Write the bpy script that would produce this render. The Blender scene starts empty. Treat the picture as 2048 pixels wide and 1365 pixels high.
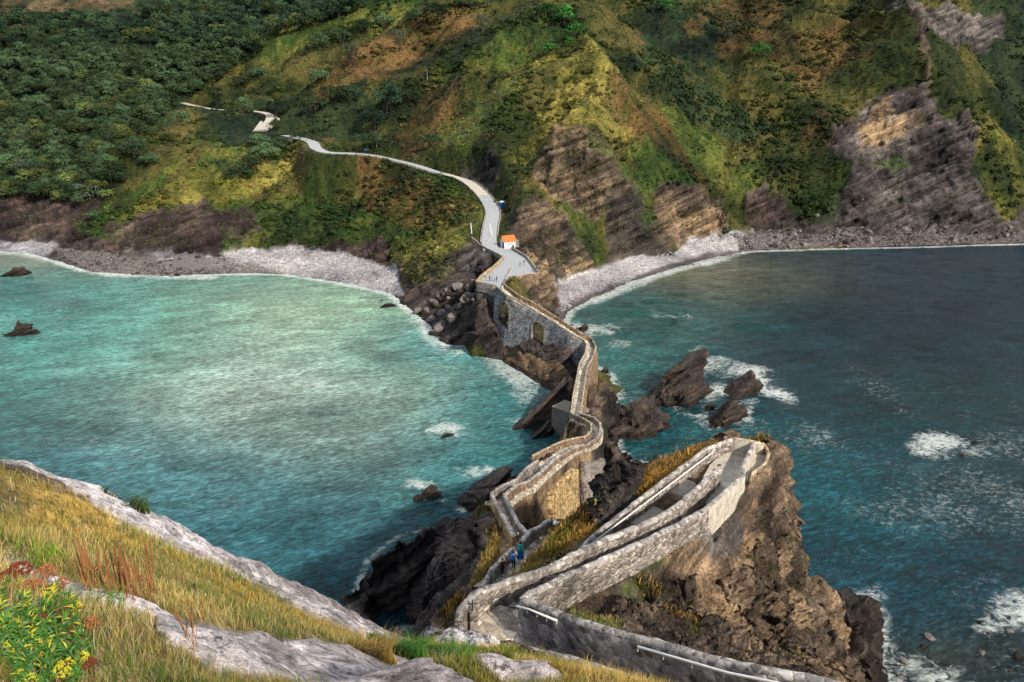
import bpy, math, random
import numpy as np
from mathutils import Vector
from mathutils.geometry import delaunay_2d_cdt

# ------------------------------------------------------------------ camera, world, sun
S = bpy.context.scene
COL = S.collection
F = 1365.0; CU = 1024.0; CV = 682.5
PITCH = math.radians(20.0); CP = math.cos(PITCH); SP = math.sin(PITCH)
CAMZ = 75.0
cd = bpy.data.cameras.new('camera'); cam = bpy.data.objects.new('camera', cd); COL.objects.link(cam)
cd.sensor_width = 36.0; cd.lens = F / 2048 * 36.0; cd.clip_start = 0.1; cd.clip_end = 6000
cam.location = (0, 0, CAMZ); cam.rotation_euler = (math.radians(90) - PITCH, 0, 0)
S.camera = cam

SUNV = Vector((0.69, -0.70, 0.74)).normalized()
w = bpy.data.worlds.new('World'); S.world = w; w.use_nodes = True
nt = w.node_tree; nt.nodes.clear()
def WN(t, **k):
    n = nt.nodes.new(t)
    for a, b in k.items(): setattr(n, a, b)
    return n
sky = WN('ShaderNodeTexSky', sky_type='NISHITA', sun_disc=False)
sky.sun_elevation = math.asin(SUNV.z); sky.sun_rotation = math.atan2(SUNV.x, SUNV.y)
sky.air_density = 1.0; sky.dust_density = 1.5; sky.ozone_density = 1.0
bg = WN('ShaderNodeBackground'); bg.inputs[1].default_value = 0.08
bgc = WN('ShaderNodeBackground'); bgc.inputs[0].default_value = (1.0, 0.98, 0.93, 1); bgc.inputs[1].default_value = 13.0
bg2 = WN('ShaderNodeBackground'); bg2.inputs[0].default_value = (0.80, 0.86, 0.95, 1); bg2.inputs[1].default_value = 0.80
tc = WN('ShaderNodeTexCoord')
nz = WN('ShaderNodeTexNoise'); nz.inputs['Scale'].default_value = 2.6; nz.inputs['Detail'].default_value = 6
rp = WN('ShaderNodeValToRGB'); rp.color_ramp.elements[0].position = 0.44; rp.color_ramp.elements[1].position = 0.62
nt.links.new(tc.outputs['Generated'], nz.inputs['Vector']); nt.links.new(nz.outputs['Fac'], rp.inputs[0])
mx1 = WN('ShaderNodeMixShader'); nt.links.new(rp.outputs[0], mx1.inputs[0])
nt.links.new(sky.outputs[0], bg.inputs[0]); nt.links.new(bg.outputs[0], mx1.inputs[1]); nt.links.new(bg2.outputs[0], mx1.inputs[2])
# a bright sunlit cloud bank above the wooded hill, mirrored in the left bay
dv = WN('ShaderNodeVectorMath', operation='DISTANCE')
d0 = Vector((-0.30, 0.91, 0.42)).normalized()
dv.inputs[1].default_value = d0
nrm = WN('ShaderNodeVectorMath', operation='NORMALIZE'); nt.links.new(tc.outputs['Generated'], nrm.inputs[0])
nt.links.new(nrm.outputs[0], dv.inputs[0])
mr = WN('ShaderNodeMapRange'); mr.inputs[1].default_value = 0.38; mr.inputs[2].default_value = 0.02
nt.links.new(dv.outputs['Value'], mr.inputs[0])
mx2 = WN('ShaderNodeMixShader'); nt.links.new(mr.outputs[0], mx2.inputs[0])
nt.links.new(mx1.outputs[0], mx2.inputs[1]); nt.links.new(bgc.outputs[0], mx2.inputs[2])
wo = WN('ShaderNodeOutputWorld'); nt.links.new(mx2.outputs[0], wo.inputs[0])

sl = bpy.data.lights.new('sun', 'SUN'); so = bpy.data.objects.new('sun', sl); COL.objects.link(so)
sl.energy = 4.8; sl.angle = math.radians(2.5); sl.color = (1.0, 0.90, 0.74)
so.rotation_euler = SUNV.to_track_quat('Z', 'Y').to_euler()
S.view_settings.view_transform = 'Standard'; S.view_settings.look = 'None'
S.view_settings.exposure = 0.2; S.view_settings.gamma = 1.0

R = random.Random(7); NR = np.random.RandomState(11)

# ------------------------------------------------------------------ projection helpers
def ray(u, v):
    a = (u - CU) / F; b = (CV - v) / F
    return np.array([a, CP + SP * b, -SP + CP * b])
def Z(u, v, z):                       # the point seen at (u, v) that lies at height z
    d = ray(u, v); t = (z - CAMZ) / d[2]
    return np.array([d[0] * t, d[1] * t, z])
def D(u, v, y):                       # the point seen at (u, v) that lies y metres ahead
    d = ray(u, v); t = y / d[1]
    return np.array([d[0] * t, y, CAMZ + d[2] * t])
def proj(x, y, z):
    zz = z - CAMZ; dep = y * CP - zz * SP; up = y * SP + zz * CP
    dep = np.maximum(dep, 0.05)
    return CU + F * x / dep, CV - F * up / dep

# ------------------------------------------------------------------ noise
_PR = np.random.RandomState(5); _P = _PR.permutation(1024).astype(np.int32); _P = np.concatenate([_P, _P]); _VT = (_PR.rand(2048) * 2 - 1).astype(np.float32)
def vnoise(x, y, z, s=0):
    x = np.asarray(x, np.float32); y = np.asarray(y, np.float32); z = np.asarray(z, np.float32)
    xf = np.floor(x); yf = np.floor(y); zf = np.floor(z)
    fx = x - xf; fy = y - yf; fz = z - zf
    xi = xf.astype(np.int32) & 1023; yi = yf.astype(np.int32) & 1023; zi = (zf.astype(np.int32) + s * 37) & 1023
    fx = fx * fx * (3 - 2 * fx); fy = fy * fy * (3 - 2 * fy); fz = fz * fz * (3 - 2 * fz)
    a0 = _P[xi]; a1 = _P[(xi + 1) & 1023]; y1 = (yi + 1) & 1023; z1 = (zi + 1) & 1023
    b00 = _P[a0 + yi]; b10 = _P[a1 + yi]; b01 = _P[a0 + y1]; b11 = _P[a1 + y1]
    def lay(q):
        c0 = _VT[b00 + q]; c0 = c0 + (_VT[b10 + q] - c0) * fx
        c1 = _VT[b01 + q]; c1 = c1 + (_VT[b11 + q] - c1) * fx
        return c0 + (c1 - c0) * fy
    l0 = lay(zi); return l0 + (lay(z1) - l0) * fz
def fbm(x, y, z, o=4, s=0, g=0.5, l=2.03):
    r = 0; a = 1.0; t = 0
    for k in range(o):
        r = r + a * vnoise(x, y, z, s + k * 17); t += a; a *= g; x = x * l + 3.7; y = y * l - 1.3; z = z * l + 5.1
    return r / t
def ridged(x, y, z, o=4, s=0):
    r = 0; a = 1.0; t = 0
    for k in range(o):
        r = r + a * (1 - 2 * np.abs(vnoise(x, y, z, s + k * 17))); t += a; a *= 0.5; x = x * 2.1; y = y * 2.1; z = z * 2.1
    return r / t
def sm(a, b, x):
    t = np.clip((x - a) / (b - a), 0, 1); return t * t * (3 - 2 * t)
NS = np.array([-0.40, 0.16, 0.90]); NS = NS / np.linalg.norm(NS)       # bedding normal of the rock
def strata(x, y, z, f=1.0, s=3):                                         # layered relief, -1..1
    q = (x * NS[0] + y * NS[1] + z * NS[2]) * f + 0.5 * fbm(x * .08, y * .08, z * .08, 2, s)
    k = np.zeros_like(q)
    a = vnoise(q, k + .3, k + .7, s); b = vnoise(q * 2.7, k + .3, k + .7, s + 5)
    return np.clip(a * 1.6, -1, 1) * .65 + b * .35

AX1 = np.cross(NS, [0.3, 1, 0.1]); AX1 = AX1 / np.linalg.norm(AX1); AX2 = np.cross(NS, AX1)
def h01(a, b, c=0, s=0):
    return _VT[(_P[(_P[(_P[a.astype(np.int64) & 1023] + (b.astype(np.int64) & 1023)) & 1023] + ((np.asarray(c) + s * 37).astype(np.int64) & 1023)) & 1023])]
NS2 = np.array([-0.57, 0.16, 0.80]); NS2 = NS2 / np.linalg.norm(NS2)
def blocks(x, y, z, th, ln, s=0, warp=.35, NS=NS):
    """broken beds: a random step for every layer and every jointed block in it; returns relief, block shade"""
    AX1 = np.cross(NS, [0.3, 1, 0.1]); AX1 = AX1 / np.linalg.norm(AX1); AX2 = np.cross(NS, AX1)
    wv = warp * fbm(x / (ln * 2.5), y / (ln * 2.5), z / (ln * 2.5), 3, s + 5)
    q = (x * NS[0] + y * NS[1] + z * NS[2]) / th + wv; L = np.floor(q); fr = q - L
    a = (x * AX1[0] + y * AX1[1] + z * AX1[2]) / ln + h01(L, L * 0 + 3, 0, s) * 5 + wv; b = (x * AX2[0] + y * AX2[1] + z * AX2[2]) / ln + h01(L, L * 0 + 7, 0, s) * 5
    J = np.floor(a); K = np.floor(b); hl = h01(L, L * 0, 0, s + 1); hb = h01(L * 7 + J, K, 0, s + 2)
    return (.6 * hl + .5 * hb) * np.clip(np.minimum(fr, 1 - fr) * 6, .25, 1), .5 * hl + .6 * hb
# ------------------------------------------------------------------ mesh helpers
def fastmesh(name, V, Fq, smooth=False, col=None, attrs=None, mats=None, midx=None):
    V = np.asarray(V, np.float32); me = bpy.data.meshes.new(name)
    if isinstance(Fq, np.ndarray):
        n, k = Fq.shape; flat = Fq.ravel(); st = np.arange(n) * k
    else:
        flat = np.array([i for f in Fq for i in f], np.int32); ln = np.array([len(f) for f in Fq]); n = len(Fq)
        st = np.concatenate([[0], np.cumsum(ln)[:-1]]) if n else np.zeros(0)
    me.vertices.add(len(V)); me.vertices.foreach_set('co', V.ravel())
    me.loops.add(len(flat)); me.loops.foreach_set('vertex_index', flat.astype(np.int32))
    me.polygons.add(n); me.polygons.foreach_set('loop_start', st.astype(np.int32))
    if midx is not None: me.polygons.foreach_set('material_index', np.asarray(midx, np.int32))
    me.polygons.foreach_set('use_smooth', np.full(n, smooth, bool))
    me.update(calc_edges=True)
    if col is not None:
        a = me.color_attributes.new('Col', 'FLOAT_COLOR', 'POINT')
        c = np.ones((len(V), 4), np.float32); c[:, :3] = col; a.data.foreach_set('color', c.ravel())
    for nm, vals in (attrs or {}).items():
        a = me.attributes.new(nm, 'FLOAT', 'POINT'); a.data.foreach_set('value', np.asarray(vals, np.float32))
    for m in (mats or []): me.materials.append(m)
    return me
def tag(o, label=None, cat=None, group=None, kind=None):
    if label: o['label'] = label
    if cat: o['category'] = cat
    if group: o['group'] = group
    if kind: o['kind'] = kind
    return o
def empty(name, loc, label=None, cat=None, group=None, rz=0):
    o = bpy.data.objects.new(name, None); COL.objects.link(o); o.location = loc; o.rotation_euler.z = rz
    o.empty_display_size = 0.3
    return tag(o, label, cat, group)
def link(name, me, parent=None, loc=None):
    o = bpy.data.objects.new(name, me); COL.objects.link(o)
    if parent is not None: o.parent = parent
    if loc is not None: o.location = loc
    return o
def part(name, V, Fc, mat, parent=None, world=True, smooth=False, col=None):
    """mesh object; vertices given in world space are moved to the parent's frame"""
    V = np.asarray(V, float)
    if parent is not None and world: V = V - np.array(parent.location)
    loc = None
    if parent is None:
        loc = np.array([V[:, 0].mean(), V[:, 1].mean(), V[:, 2].min()]); V = V - loc
    return link(name, fastmesh(name, V, Fc, smooth, col, mats=[mat] if mat else None), parent, loc)
def join(parts):
    Vs = []; Fs = []; n = 0
    for V, Fc in parts:
        Vs.append(np.asarray(V, float)); Fs += [[i + n for i in f] for f in Fc]; n += len(V)
    return np.concatenate(Vs), Fs
def box(c, s, rz=0, taper=1.0):
    x, y, z = s[0] / 2, s[1] / 2, s[2]
    P = np.array([[-x, -y, 0], [x, -y, 0], [x, y, 0], [-x, y, 0], [-x * taper, -y * taper, z], [x * taper, -y * taper, z], [x * taper, y * taper, z], [-x * taper, y * taper, z]])
    ca, sa = math.cos(rz), math.sin(rz)
    P = np.stack([P[:, 0] * ca - P[:, 1] * sa + c[0], P[:, 0] * sa + P[:, 1] * ca + c[1], P[:, 2] + c[2]], 1)
    return P, [[0, 3, 2, 1], [4, 5, 6, 7], [0, 1, 5, 4], [1, 2, 6, 5], [2, 3, 7, 6], [3, 0, 4, 7]]
def tube(pts, r, n=8, caps=True):
    pts = np.asarray(pts, float); r = np.full(len(pts), r) if np.isscalar(r) else np.asarray(r)
    V = []; Fc = []
    for i, p in enumerate(pts):
        t = pts[min(i + 1, len(pts) - 1)] - pts[max(i - 1, 0)]; t = t / (np.linalg.norm(t) + 1e-9)
        a = np.cross(t, [0, 0, 1.0]);
        if np.linalg.norm(a) < 1e-3: a = np.array([1.0, 0, 0])
        a /= np.linalg.norm(a); b = np.cross(t, a)
        for k in range(n):
            w_ = 2 * math.pi * k / n; V.append(p + r[i] * (a * math.cos(w_) + b * math.sin(w_)))
    for i in range(len(pts) - 1):
        for k in range(n):
            k2 = (k + 1) % n; Fc.append([i * n + k, i * n + k2, (i + 1) * n + k2, (i + 1) * n + k])
    if caps: Fc.append(list(range(n))[::-1]); Fc.append([(len(pts) - 1) * n + k for k in range(n)])
    return np.array(V), Fc
def resample(P, step):
    P = np.asarray(P, float); d = np.r_[0, np.cumsum(np.linalg.norm(np.diff(P[:, :2], axis=0), axis=1))]
    n = max(2, int(d[-1] / step) + 1); s = np.linspace(0, d[-1], n)
    return np.stack([np.interp(s, d, P[:, k]) for k in range(P.shape[1])], 1)
def spline(P, step):
    """Catmull-Rom through P then resampled"""
    P = np.asarray(P, float); Q = np.vstack([2 * P[0] - P[1], P, 2 * P[-1] - P[-2]]); out = []
    for i in range(1, len(Q) - 2):
        for t in np.linspace(0, 1, 8, endpoint=False):
            a, b, c, d = Q[i - 1], Q[i], Q[i + 1], Q[i + 2]
            out.append(.5 * (2 * b + (c - a) * t + (2 * a - 5 * b + 4 * c - d) * t * t + (3 * b - 3 * c + d - a) * t ** 3))
    out.append(P[-1]); return resample(out, step)
def side(P):
    T = np.gradient(P[:, :2], axis=0); T /= np.linalg.norm(T, axis=1)[:, None] + 1e-9
    return np.stack([T[:, 1], -T[:, 0]], 1)          # points to the right of travel

# ------------------------------------------------------------------ materials
def newmat(name):
    m = bpy.data.materials.new(name); m.use_nodes = True; t = m.node_tree
    b = t.nodes['Principled BSDF']; b.inputs['Roughness'].default_value = .9
    b.inputs['Specular IOR Level'].default_value = .25
    return m, t, b
def N(t, ty, **k):
    n = t.nodes.new(ty)
    for a, b in k.items():
        if a in n.inputs.keys(): n.inputs[a].default_value = b
        else: setattr(n, a, b)
    return n
def ramp(t, src, stops, interp='LINEAR'):
    r = t.nodes.new('ShaderNodeValToRGB'); e = r.color_ramp; e.interpolation = interp
    while len(e.elements) < len(stops): e.elements.new(.5)
    for el, (p, c) in zip(e.elements, stops):
        el.position = p; el.color = (*c, 1) if not np.isscalar(c) else (c, c, c, 1)
    t.links.new(src, r.inputs[0]); return r.outputs[0]
def mix(t, a, b, fac, mode='MIX'):
    m = t.nodes.new('ShaderNodeMix'); m.data_type = 'RGBA'; m.blend_type = mode
    for s, i in ((fac, 0), (a, 6), (b, 7)):
        if hasattr(s, 'is_output'): t.links.new(s, m.inputs[i])
        elif np.isscalar(s): m.inputs[i].default_value = s if i == 0 else (s, s, s, 1)
        else: m.inputs[i].default_value = (*s, 1)
    return m.outputs[2]
def wpos(t, scale=(1, 1, 1), rot=(0, 0, 0)):
    g = t.nodes.new('ShaderNodeNewGeometry'); m = t.nodes.new('ShaderNodeMapping')
    m.inputs['Scale'].default_value = scale; m.inputs['Rotation'].default_value = rot
    t.links.new(g.outputs['Position'], m.inputs['Vector']); return m.outputs[0]
def noise(t, vec, scale, detail=5, rough=.6, dist=0):
    n = N(t, 'ShaderNodeTexNoise', Scale=scale, Detail=detail, Roughness=rough, Distortion=dist)
    t.links.new(vec, n.inputs['Vector']); return n.outputs['Fac']
def bump(t, b, h, strength=.5, dist=.1, prev=None):
    n = N(t, 'ShaderNodeBump', Strength=strength, Distance=dist); t.links.new(h, n.inputs['Height'])
    if prev is not None: t.links.new(prev, n.inputs['Normal'])
    t.links.new(n.outputs[0], b.inputs['Normal']); return n.outputs[0]
def strat_vec(t, k=1.0):
    """coordinates with one axis across the bedding (fine) and two along it (coarse)"""
    q = Vector(NS).rotation_difference(Vector((0, 0, 1))).to_euler()
    g = t.nodes.new('ShaderNodeNewGeometry'); r = N(t, 'ShaderNodeVectorRotate', rotation_type='EULER_XYZ'); r.inputs['Rotation'].default_value = q
    t.links.new(g.outputs['Position'], r.inputs['Vector'])
    m = t.nodes.new('ShaderNodeMapping'); m.inputs['Scale'].default_value = (.10 * k, .16 * k, 1.0 * k)
    t.links.new(r.outputs[0], m.inputs['Vector']); return m.outputs[0]

def terrain_mat(name, far=True):
    m, t, b = newmat(name)
    at = N(t, 'ShaderNodeAttribute', attribute_name='Col'); rk = N(t, 'ShaderNodeAttribute', attribute_name='Rock')
    p = wpos(t); f = 1.0 if far else 3.5
    n1 = noise(t, p, .55 * f, 6, .72); n2 = noise(t, p, 2.2 * f, 4, .7)
    veg = ramp(t, n1, [(.28, .35), (.5, .95), (.72, 1.75)])
    veg2 = ramp(t, n2, [(.3, .6), (.7, 1.35)])
    c = mix(t, at.outputs['Color'], veg, 1, 'MULTIPLY'); c = mix(t, c, veg2, 1, 'MULTIPLY')
    sv = strat_vec(t, 1.0 if far else 1.7)
    s1 = noise(t, sv, 1.1, 7, .68, .3); s2 = noise(t, p, 1.3 * f, 6, .75)
    rc = mix(t, at.outputs['Color'], ramp(t, s1, [(.34, .66), (.5, .97), (.64, 1.35)] if far else [(.36, .52), (.5, .97), (.62, 1.5)]), 1, 'MULTIPLY')
    rc = mix(t, rc, ramp(t, s2, [(.34, .34), (.5, 1.0), (.66, 1.7)]), 1, 'MULTIPLY')
    if not far:
        sp = noise(t, p, 13, 5, .8); vo = N(t, 'ShaderNodeTexVoronoi', Scale=9.0, Randomness=1.0); t.links.new(p, vo.inputs['Vector'])
        rc = mix(t, rc, ramp(t, sp, [(.36, .18), (.47, .95), (.7, 1.35)]), 1, 'MULTIPLY'); rc = mix(t, rc, ramp(t, vo.outputs['Distance'], [(.08, .55), (.3, 1.08)]), 1, 'MULTIPLY')
    c = mix(t, c, rc, rk.outputs['Fac'])
    t.links.new(c, b.inputs['Base Color'])
    bl = N(t, 'ShaderNodeMix'); t.links.new(rk.outputs['Fac'], bl.inputs[0]); t.links.new(n1, bl.inputs[2]); 
    ad = N(t, 'ShaderNodeMath', operation='ADD'); t.links.new(s1, ad.inputs[0]); t.links.new(s2, ad.inputs[1]); t.links.new(ad.outputs[0], bl.inputs[3])
    bump(t, b, bl.outputs[0], .9, .9 if far else .35)
    b.inputs['Specular IOR Level'].default_value = .15
    return m
M = {}
M['far'] = terrain_mat('hillside_ground'); M['near'] = terrain_mat('headland_ground', False)
def leafmat(name):
    m, t, b = newmat(name); at = N(t, 'ShaderNodeAttribute', attribute_name='Col')
    oi = N(t, 'ShaderNodeObjectInfo'); h = N(t, 'ShaderNodeHueSaturation')
    t.links.new(ramp(t, oi.outputs['Random'], [(0, .45), (.6, 1.0), (1, 2.0)]), h.inputs['Value']); t.links.new(at.outputs['Color'], h.inputs['Color'])
    t.links.new(h.outputs[0], b.inputs['Base Color']); b.inputs['Specular IOR Level'].default_value = .1
    return m
M['leaf'] = leafmat('foliage')
def plain(name, c, rough=.8, spec=.3, var=.25, sc=3.0, bmp=.0):
    m, t, b = newmat(name); p = wpos(t); n = noise(t, p, sc, 6, .7)
    cc = mix(t, c, ramp(t, n, [(.25, 1 - var * 1.5), (.5, 1.0), (.75, 1 + var * 1.5)]), 1, 'MULTIPLY')
    t.links.new(cc, b.inputs['Base Color']); b.inputs['Roughness'].default_value = rough; b.inputs['Specular IOR Level'].default_value = spec
    if bmp: bump(t, b, n, .8, bmp)
    return m
def vcolmat(name, rough=.85, var=.3, sc=3.0):
    m, t, b = newmat(name); at = N(t, 'ShaderNodeAttribute', attribute_name='Col'); n = noise(t, wpos(t), sc, 4, .7)
    t.links.new(mix(t, at.outputs['Color'], ramp(t, n, [(.25, 1 - var), (.75, 1 + var)]), 1, 'MULTIPLY'), b.inputs['Base Color'])
    b.inputs['Roughness'].default_value = rough; b.inputs['Specular IOR Level'].default_value = .1
    return m
M['bark'] = plain('bark', (.06, .045, .035), bmp=.05)
def masonry(name, c1, c2, mort, sc=2.2, bmp=.12, squash=1.5, stain=.5):
    m, t, b = newmat(name); p = wpos(t, (1, 1, squash))
    nd = noise(t, p, 1.5, 3); 
    vo = N(t, 'ShaderNodeTexVoronoi', Scale=sc, Randomness=.9); t.links.new(p, vo.inputs['Vector'])
    ve = N(t, 'ShaderNodeTexVoronoi', Scale=sc, Randomness=.9, feature='DISTANCE_TO_EDGE'); t.links.new(p, ve.inputs['Vector'])
    sx = N(t, 'ShaderNodeSeparateColor'); t.links.new(vo.outputs['Color'], sx.inputs[0])
    st = ramp(t, sx.outputs[0], [(0, tuple(x * .5 for x in c1)), (.35, c1), (.7, c2), (1, tuple(min(1, x * 1.5) for x in c2))])
    big = noise(t, wpos(t), .35, 6, .7); fine = noise(t, wpos(t), 7, 5, .75)
    c = mix(t, mort, st, ramp(t, ve.outputs['Distance'], [(.03, 0.0), (.10, 1.0)]))
    c = mix(t, c, ramp(t, big, [(.3, 1 - stain), (.55, 1.05), (.75, 1.3)]), 1, 'MULTIPLY')
    c = mix(t, c, ramp(t, fine, [(.3, .6), (.7, 1.4)]), 1, 'MULTIPLY')
    t.links.new(c, b.inputs['Base Color'])
    hh = N(t, 'ShaderNodeMath', operation='ADD'); t.links.new(ramp(t, ve.outputs['Distance'], [(.0, 0.0), (.18, 1.0)]), hh.inputs[0]); t.links.new(fine, hh.inputs[1])
    bump(t, b, hh.outputs[0], .8, bmp)
    return m
M['stone'] = masonry('rubble_masonry', (.21, .178, .16), (.37, .325, .29), (.31, .28, .26), 2.6, stain=.6)
M['stone_lilac'] = masonry('weathered_masonry', (.25, .235, .255), (.42, .395, .42), (.36, .34, .36), 2.3, .09, stain=.7)
M['stone_grey'] = masonry('grey_masonry', (.17, .17, .185), (.33, .325, .345), (.30, .29, .29), 1.9, .12)
M['stone_gold'] = masonry('ochre_masonry', (.34, .22, .10), (.62, .44, .20), (.40, .30, .18), 2.0, .12)
M['stone_brown'] = masonry('brown_masonry', (.20, .13, .09), (.36, .25, .17), (.26, .19, .14), 2.2, .14)
def coping(name, c):
    m, t, b = newmat(name); n = noise(t, wpos(t), 1.6, 7, .75); n2 = noise(t, wpos(t), 9, 4, .7)
    cc = mix(t, c, ramp(t, n, [(.28, .42), (.5, .95), (.7, 1.3)]), 1, 'MULTIPLY'); cc = mix(t, cc, ramp(t, n2, [(.3, .7), (.7, 1.3)]), 1, 'MULTIPLY')
    t.links.new(cc, b.inputs['Base Color']); bump(t, b, n2, .7, .05); return m
M['coping'] = masonry('stone_coping', (.26, .235, .225), (.42, .39, .37), (.36, .34, .33), 2.6, .05, 1, .6); M['coping_warm'] = masonry('warm_coping', (.30, .25, .18), (.52, .42, .28), (.42, .36, .26), 2.2, .05, 1, .5)
M['concrete'] = coping('pale_concrete', (.50, .46, .39))
M['paving'] = masonry('worn_paving', (.44, .39, .32), (.64, .57, .47), (.36, .32, .27), 1.7, .03, 1, .4); M['asphalt'] = coping('grey_paving', (.36, .38, .41))
M['dirtroad'] = coping('pale_road', (.52, .48, .42))
M['white'] = plain('white_paint', (.80, .80, .78), var=.08); M['blue'] = plain('blue_paint', (.01, .11, .42), .5, .4, .1)
M['bluebox'] = plain('blue_plastic', (.01, .16, .50), .4, .4, .1)
M['black'] = plain('dark_iron', (.03, .025, .025), .6); M['glass'] = plain('dark_glass', (.03, .04, .05), .15, .5, .05)
def tilemat():
    m, t, b = newmat('clay_tiles'); wv = N(t, 'ShaderNodeTexWave', Scale=3.0, Distortion=.6); t.links.new(wpos(t), wv.inputs['Vector'])
    n = noise(t, wpos(t), 2.5, 5)
    c = mix(t, (.75, .20, .06), ramp(t, n, [(.3, .65), (.7, 1.3)]), 1, 'MULTIPLY'); t.links.new(c, b.inputs['Base Color']); bump(t, b, wv.outputs['Fac'], .6, .08); return m
M['tile'] = tilemat()
def rockmat(name, c, c2):
    m, t, b = newmat(name); sv = strat_vec(t, 1.6); p = wpos(t)
    s1 = noise(t, sv, 1.3, 8, .7, .4); s2 = noise(t, p, 1.8, 8, .78); s3 = noise(t, p, .25, 4, .6)
    cc = mix(t, c, c2, ramp(t, s3, [(.42, 0.0), (.62, 1.0)]))
    cc = mix(t, cc, ramp(t, s1, [(.34, .3), (.5, 1.0), (.66, 1.9)]), 1, 'MULTIPLY')
    cc = mix(t, cc, ramp(t, s2, [(.32, .45), (.5, 1.0), (.68, 1.7)]), 1, 'MULTIPLY')
    g = t.nodes.new('ShaderNodeNewGeometry'); sz_ = N(t, 'ShaderNodeSeparateXYZ'); t.links.new(g.outputs['Position'], sz_.inputs[0]); za = N(t, 'ShaderNodeMath', operation='MULTIPLY_ADD'); t.links.new(s3, za.inputs[0]); za.inputs[1].default_value = -2.0; t.links.new(sz_.outputs[2], za.inputs[2])
    cc = mix(t, cc, ramp(t, za.outputs[0], [(.0, .38), (.35, 1.0)]), 1, 'MULTIPLY')      # dark wet band of the tide
    t.links.new(cc, b.inputs['Base Color']); b.inputs['Roughness'].default_value = .75
    ad = N(t, 'ShaderNodeMath', operation='ADD'); t.links.new(s1, ad.inputs[0]); t.links.new(s2, ad.inputs[1]); bump(t, b, ad.outputs[0], 1.0, .7)
    return m
M['rock'] = rockmat('dark_layered_rock', (.048, .038, .037), (.095, .068, .053))
M['rock_tan'] = rockmat('brown_layered_rock', (.14, .095, .065), (.24, .16, .09))
M['boulder'] = plain('grey_boulder', (.17, .15, .15), .8, .3, .45, 1.5, .2)

# ------------------------------------------------------------------ route and walls, as world polylines (top edge pixel + height)
def PL(pts): return np.array([Z(*p) for p in pts])
A = PL([(1044, 1198, 52.0), (1060, 1184, 51.7), (1082, 1174, 51.5), (1140, 1145, 50.9), (1213, 1114, 50.2), (1286, 1082, 49.5), (1350, 1050, 48.9), (1384, 1033, 48.6), (1413, 1016, 48.3)])
A2 = PL([(1413, 1014, 48.3), (1440, 990, 47.9), (1487, 948, 47.4), (1486, 930, 47.3), (1509, 884, 47.3)])
Bw = PL([(916, 1239, 51.3), (921, 1212, 51.4), (948, 1185, 51.5), (1021, 1156, 51.0), (1094, 1135, 50.5), (1140, 1111, 50.1), (1213, 1075, 49.4), (1311, 1036, 48.8), (1360, 1007, 48.2), (1408, 962, 47.8), (1438, 938, 47.4)])
Cw = PL([(1160, 1094, 46.0), (1213, 1050, 46.4), (1311, 972, 46.9), (1408, 899, 47.2), (1465, 875, 47.3)])
Cf = PL([(1465, 874, 47.3), (1506, 881, 47.3), (1528, 887, 47.2)])
Dw = PL([(1044, 1198, 52.0), (1070, 1205, 52.3), (1126, 1227, 53.0), (1192, 1252, 53.9), (1289, 1276, 55.0), (1350, 1293, 55.7), (1470, 1325, 56.8), (1616, 1352, 57.8), (1700, 1370, 58.3), (1800, 1392, 58.9)])
P5L = PL([(962, 1176, 42.7), (984, 1136, 42.3), (1005, 1115, 41.8), (1024, 1096, 41.2)])
W4 = PL([(1037, 1085, 40.7), (1058, 1064, 40.3), (1080, 1051, 39.9), (1102, 1037, 39.6)])
W4b = PL([(1108, 1050, 38.9), (1122, 1043, 38.9)])
L3 = PL([(986, 994, 35.4), (1005, 1029, 37.4), (1018, 1053, 38.9), (1030, 1075, 40.4)])
R3 = PL([(1009, 989, 35.6), (1037, 1046, 38.5), (1051, 1060, 39.4), (1060, 1066, 39.9)])
L4a = PL([(986, 994, 35.4), (983, 985, 35.1), (1005, 970, 34.0), (1034, 957, 32.2), (1045, 943, 31.0), (1058, 931, 29.8), (1076, 920, 28.3)])
L4b = PL([(1064, 911, 26.9), (1083, 901, 25.7), (1118, 884, 23.3), (1150, 875, 21.0), (1171, 872, 19.0), (1182, 862, 16.6), (1182, 847, 14.0), (1171, 838, 12.8), (1150, 829, 11.8), (1142, 825, 11.3)])
R4 = PL([(1009, 989, 35.6), (1030, 970, 33.6), (1053, 964, 31.7), (1083, 942, 29.2), (1109, 917, 26.6), (1136, 901, 23.9), (1153, 892, 22.2), (1174, 888, 20.0), (1195, 875, 17.4), (1201, 859, 15.3), (1200, 846, 13.8), (1188, 834, 12.6), (1161, 827, 11.5)])
BL = PL([(1142, 825, 11.3), (1147, 785, 10.4), (1154, 751, 10.2), (1158, 729, 10.2), (1170, 706, 10.6), (1173, 688, 11.0), (1168, 679, 11.6), (1138, 663, 13.2), (1102, 639, 15.2), (1057, 612, 17.6), (1012, 587, 19.8), (991, 571, 21.0)])
BR = PL([(1161, 827, 11.5), (1167, 785, 10.4), (1171, 751, 10.2), (1175, 733, 10.3), (1186, 713, 10.6), (1192, 693, 11.1), (1183, 675, 11.8), (1159, 663, 13.0), (1114, 634, 15.4), (1075, 609, 17.9), (1035, 588, 19.9), (1007, 567, 21.1)])
PZ = 20.0
PWL = PL([(943, 473, 21.6), (961, 489, 21.2), (982, 500, 21.0), (1006, 512, 21.0)])
PWL2 = PL([(1006, 513, 21.0), (988, 531, 21.0), (966, 547, 21.0), (953, 561, 21.0)])
PWB = PL([(953, 563, 20.9), (973, 566, 20.9), (991, 570, 20.9)])
PWR = PL([(1026, 484, 21.6), (1029, 497, 21.0), (1054, 512, 21.0), (1066, 527, 21.0), (1077, 544, 21.0)])
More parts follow.
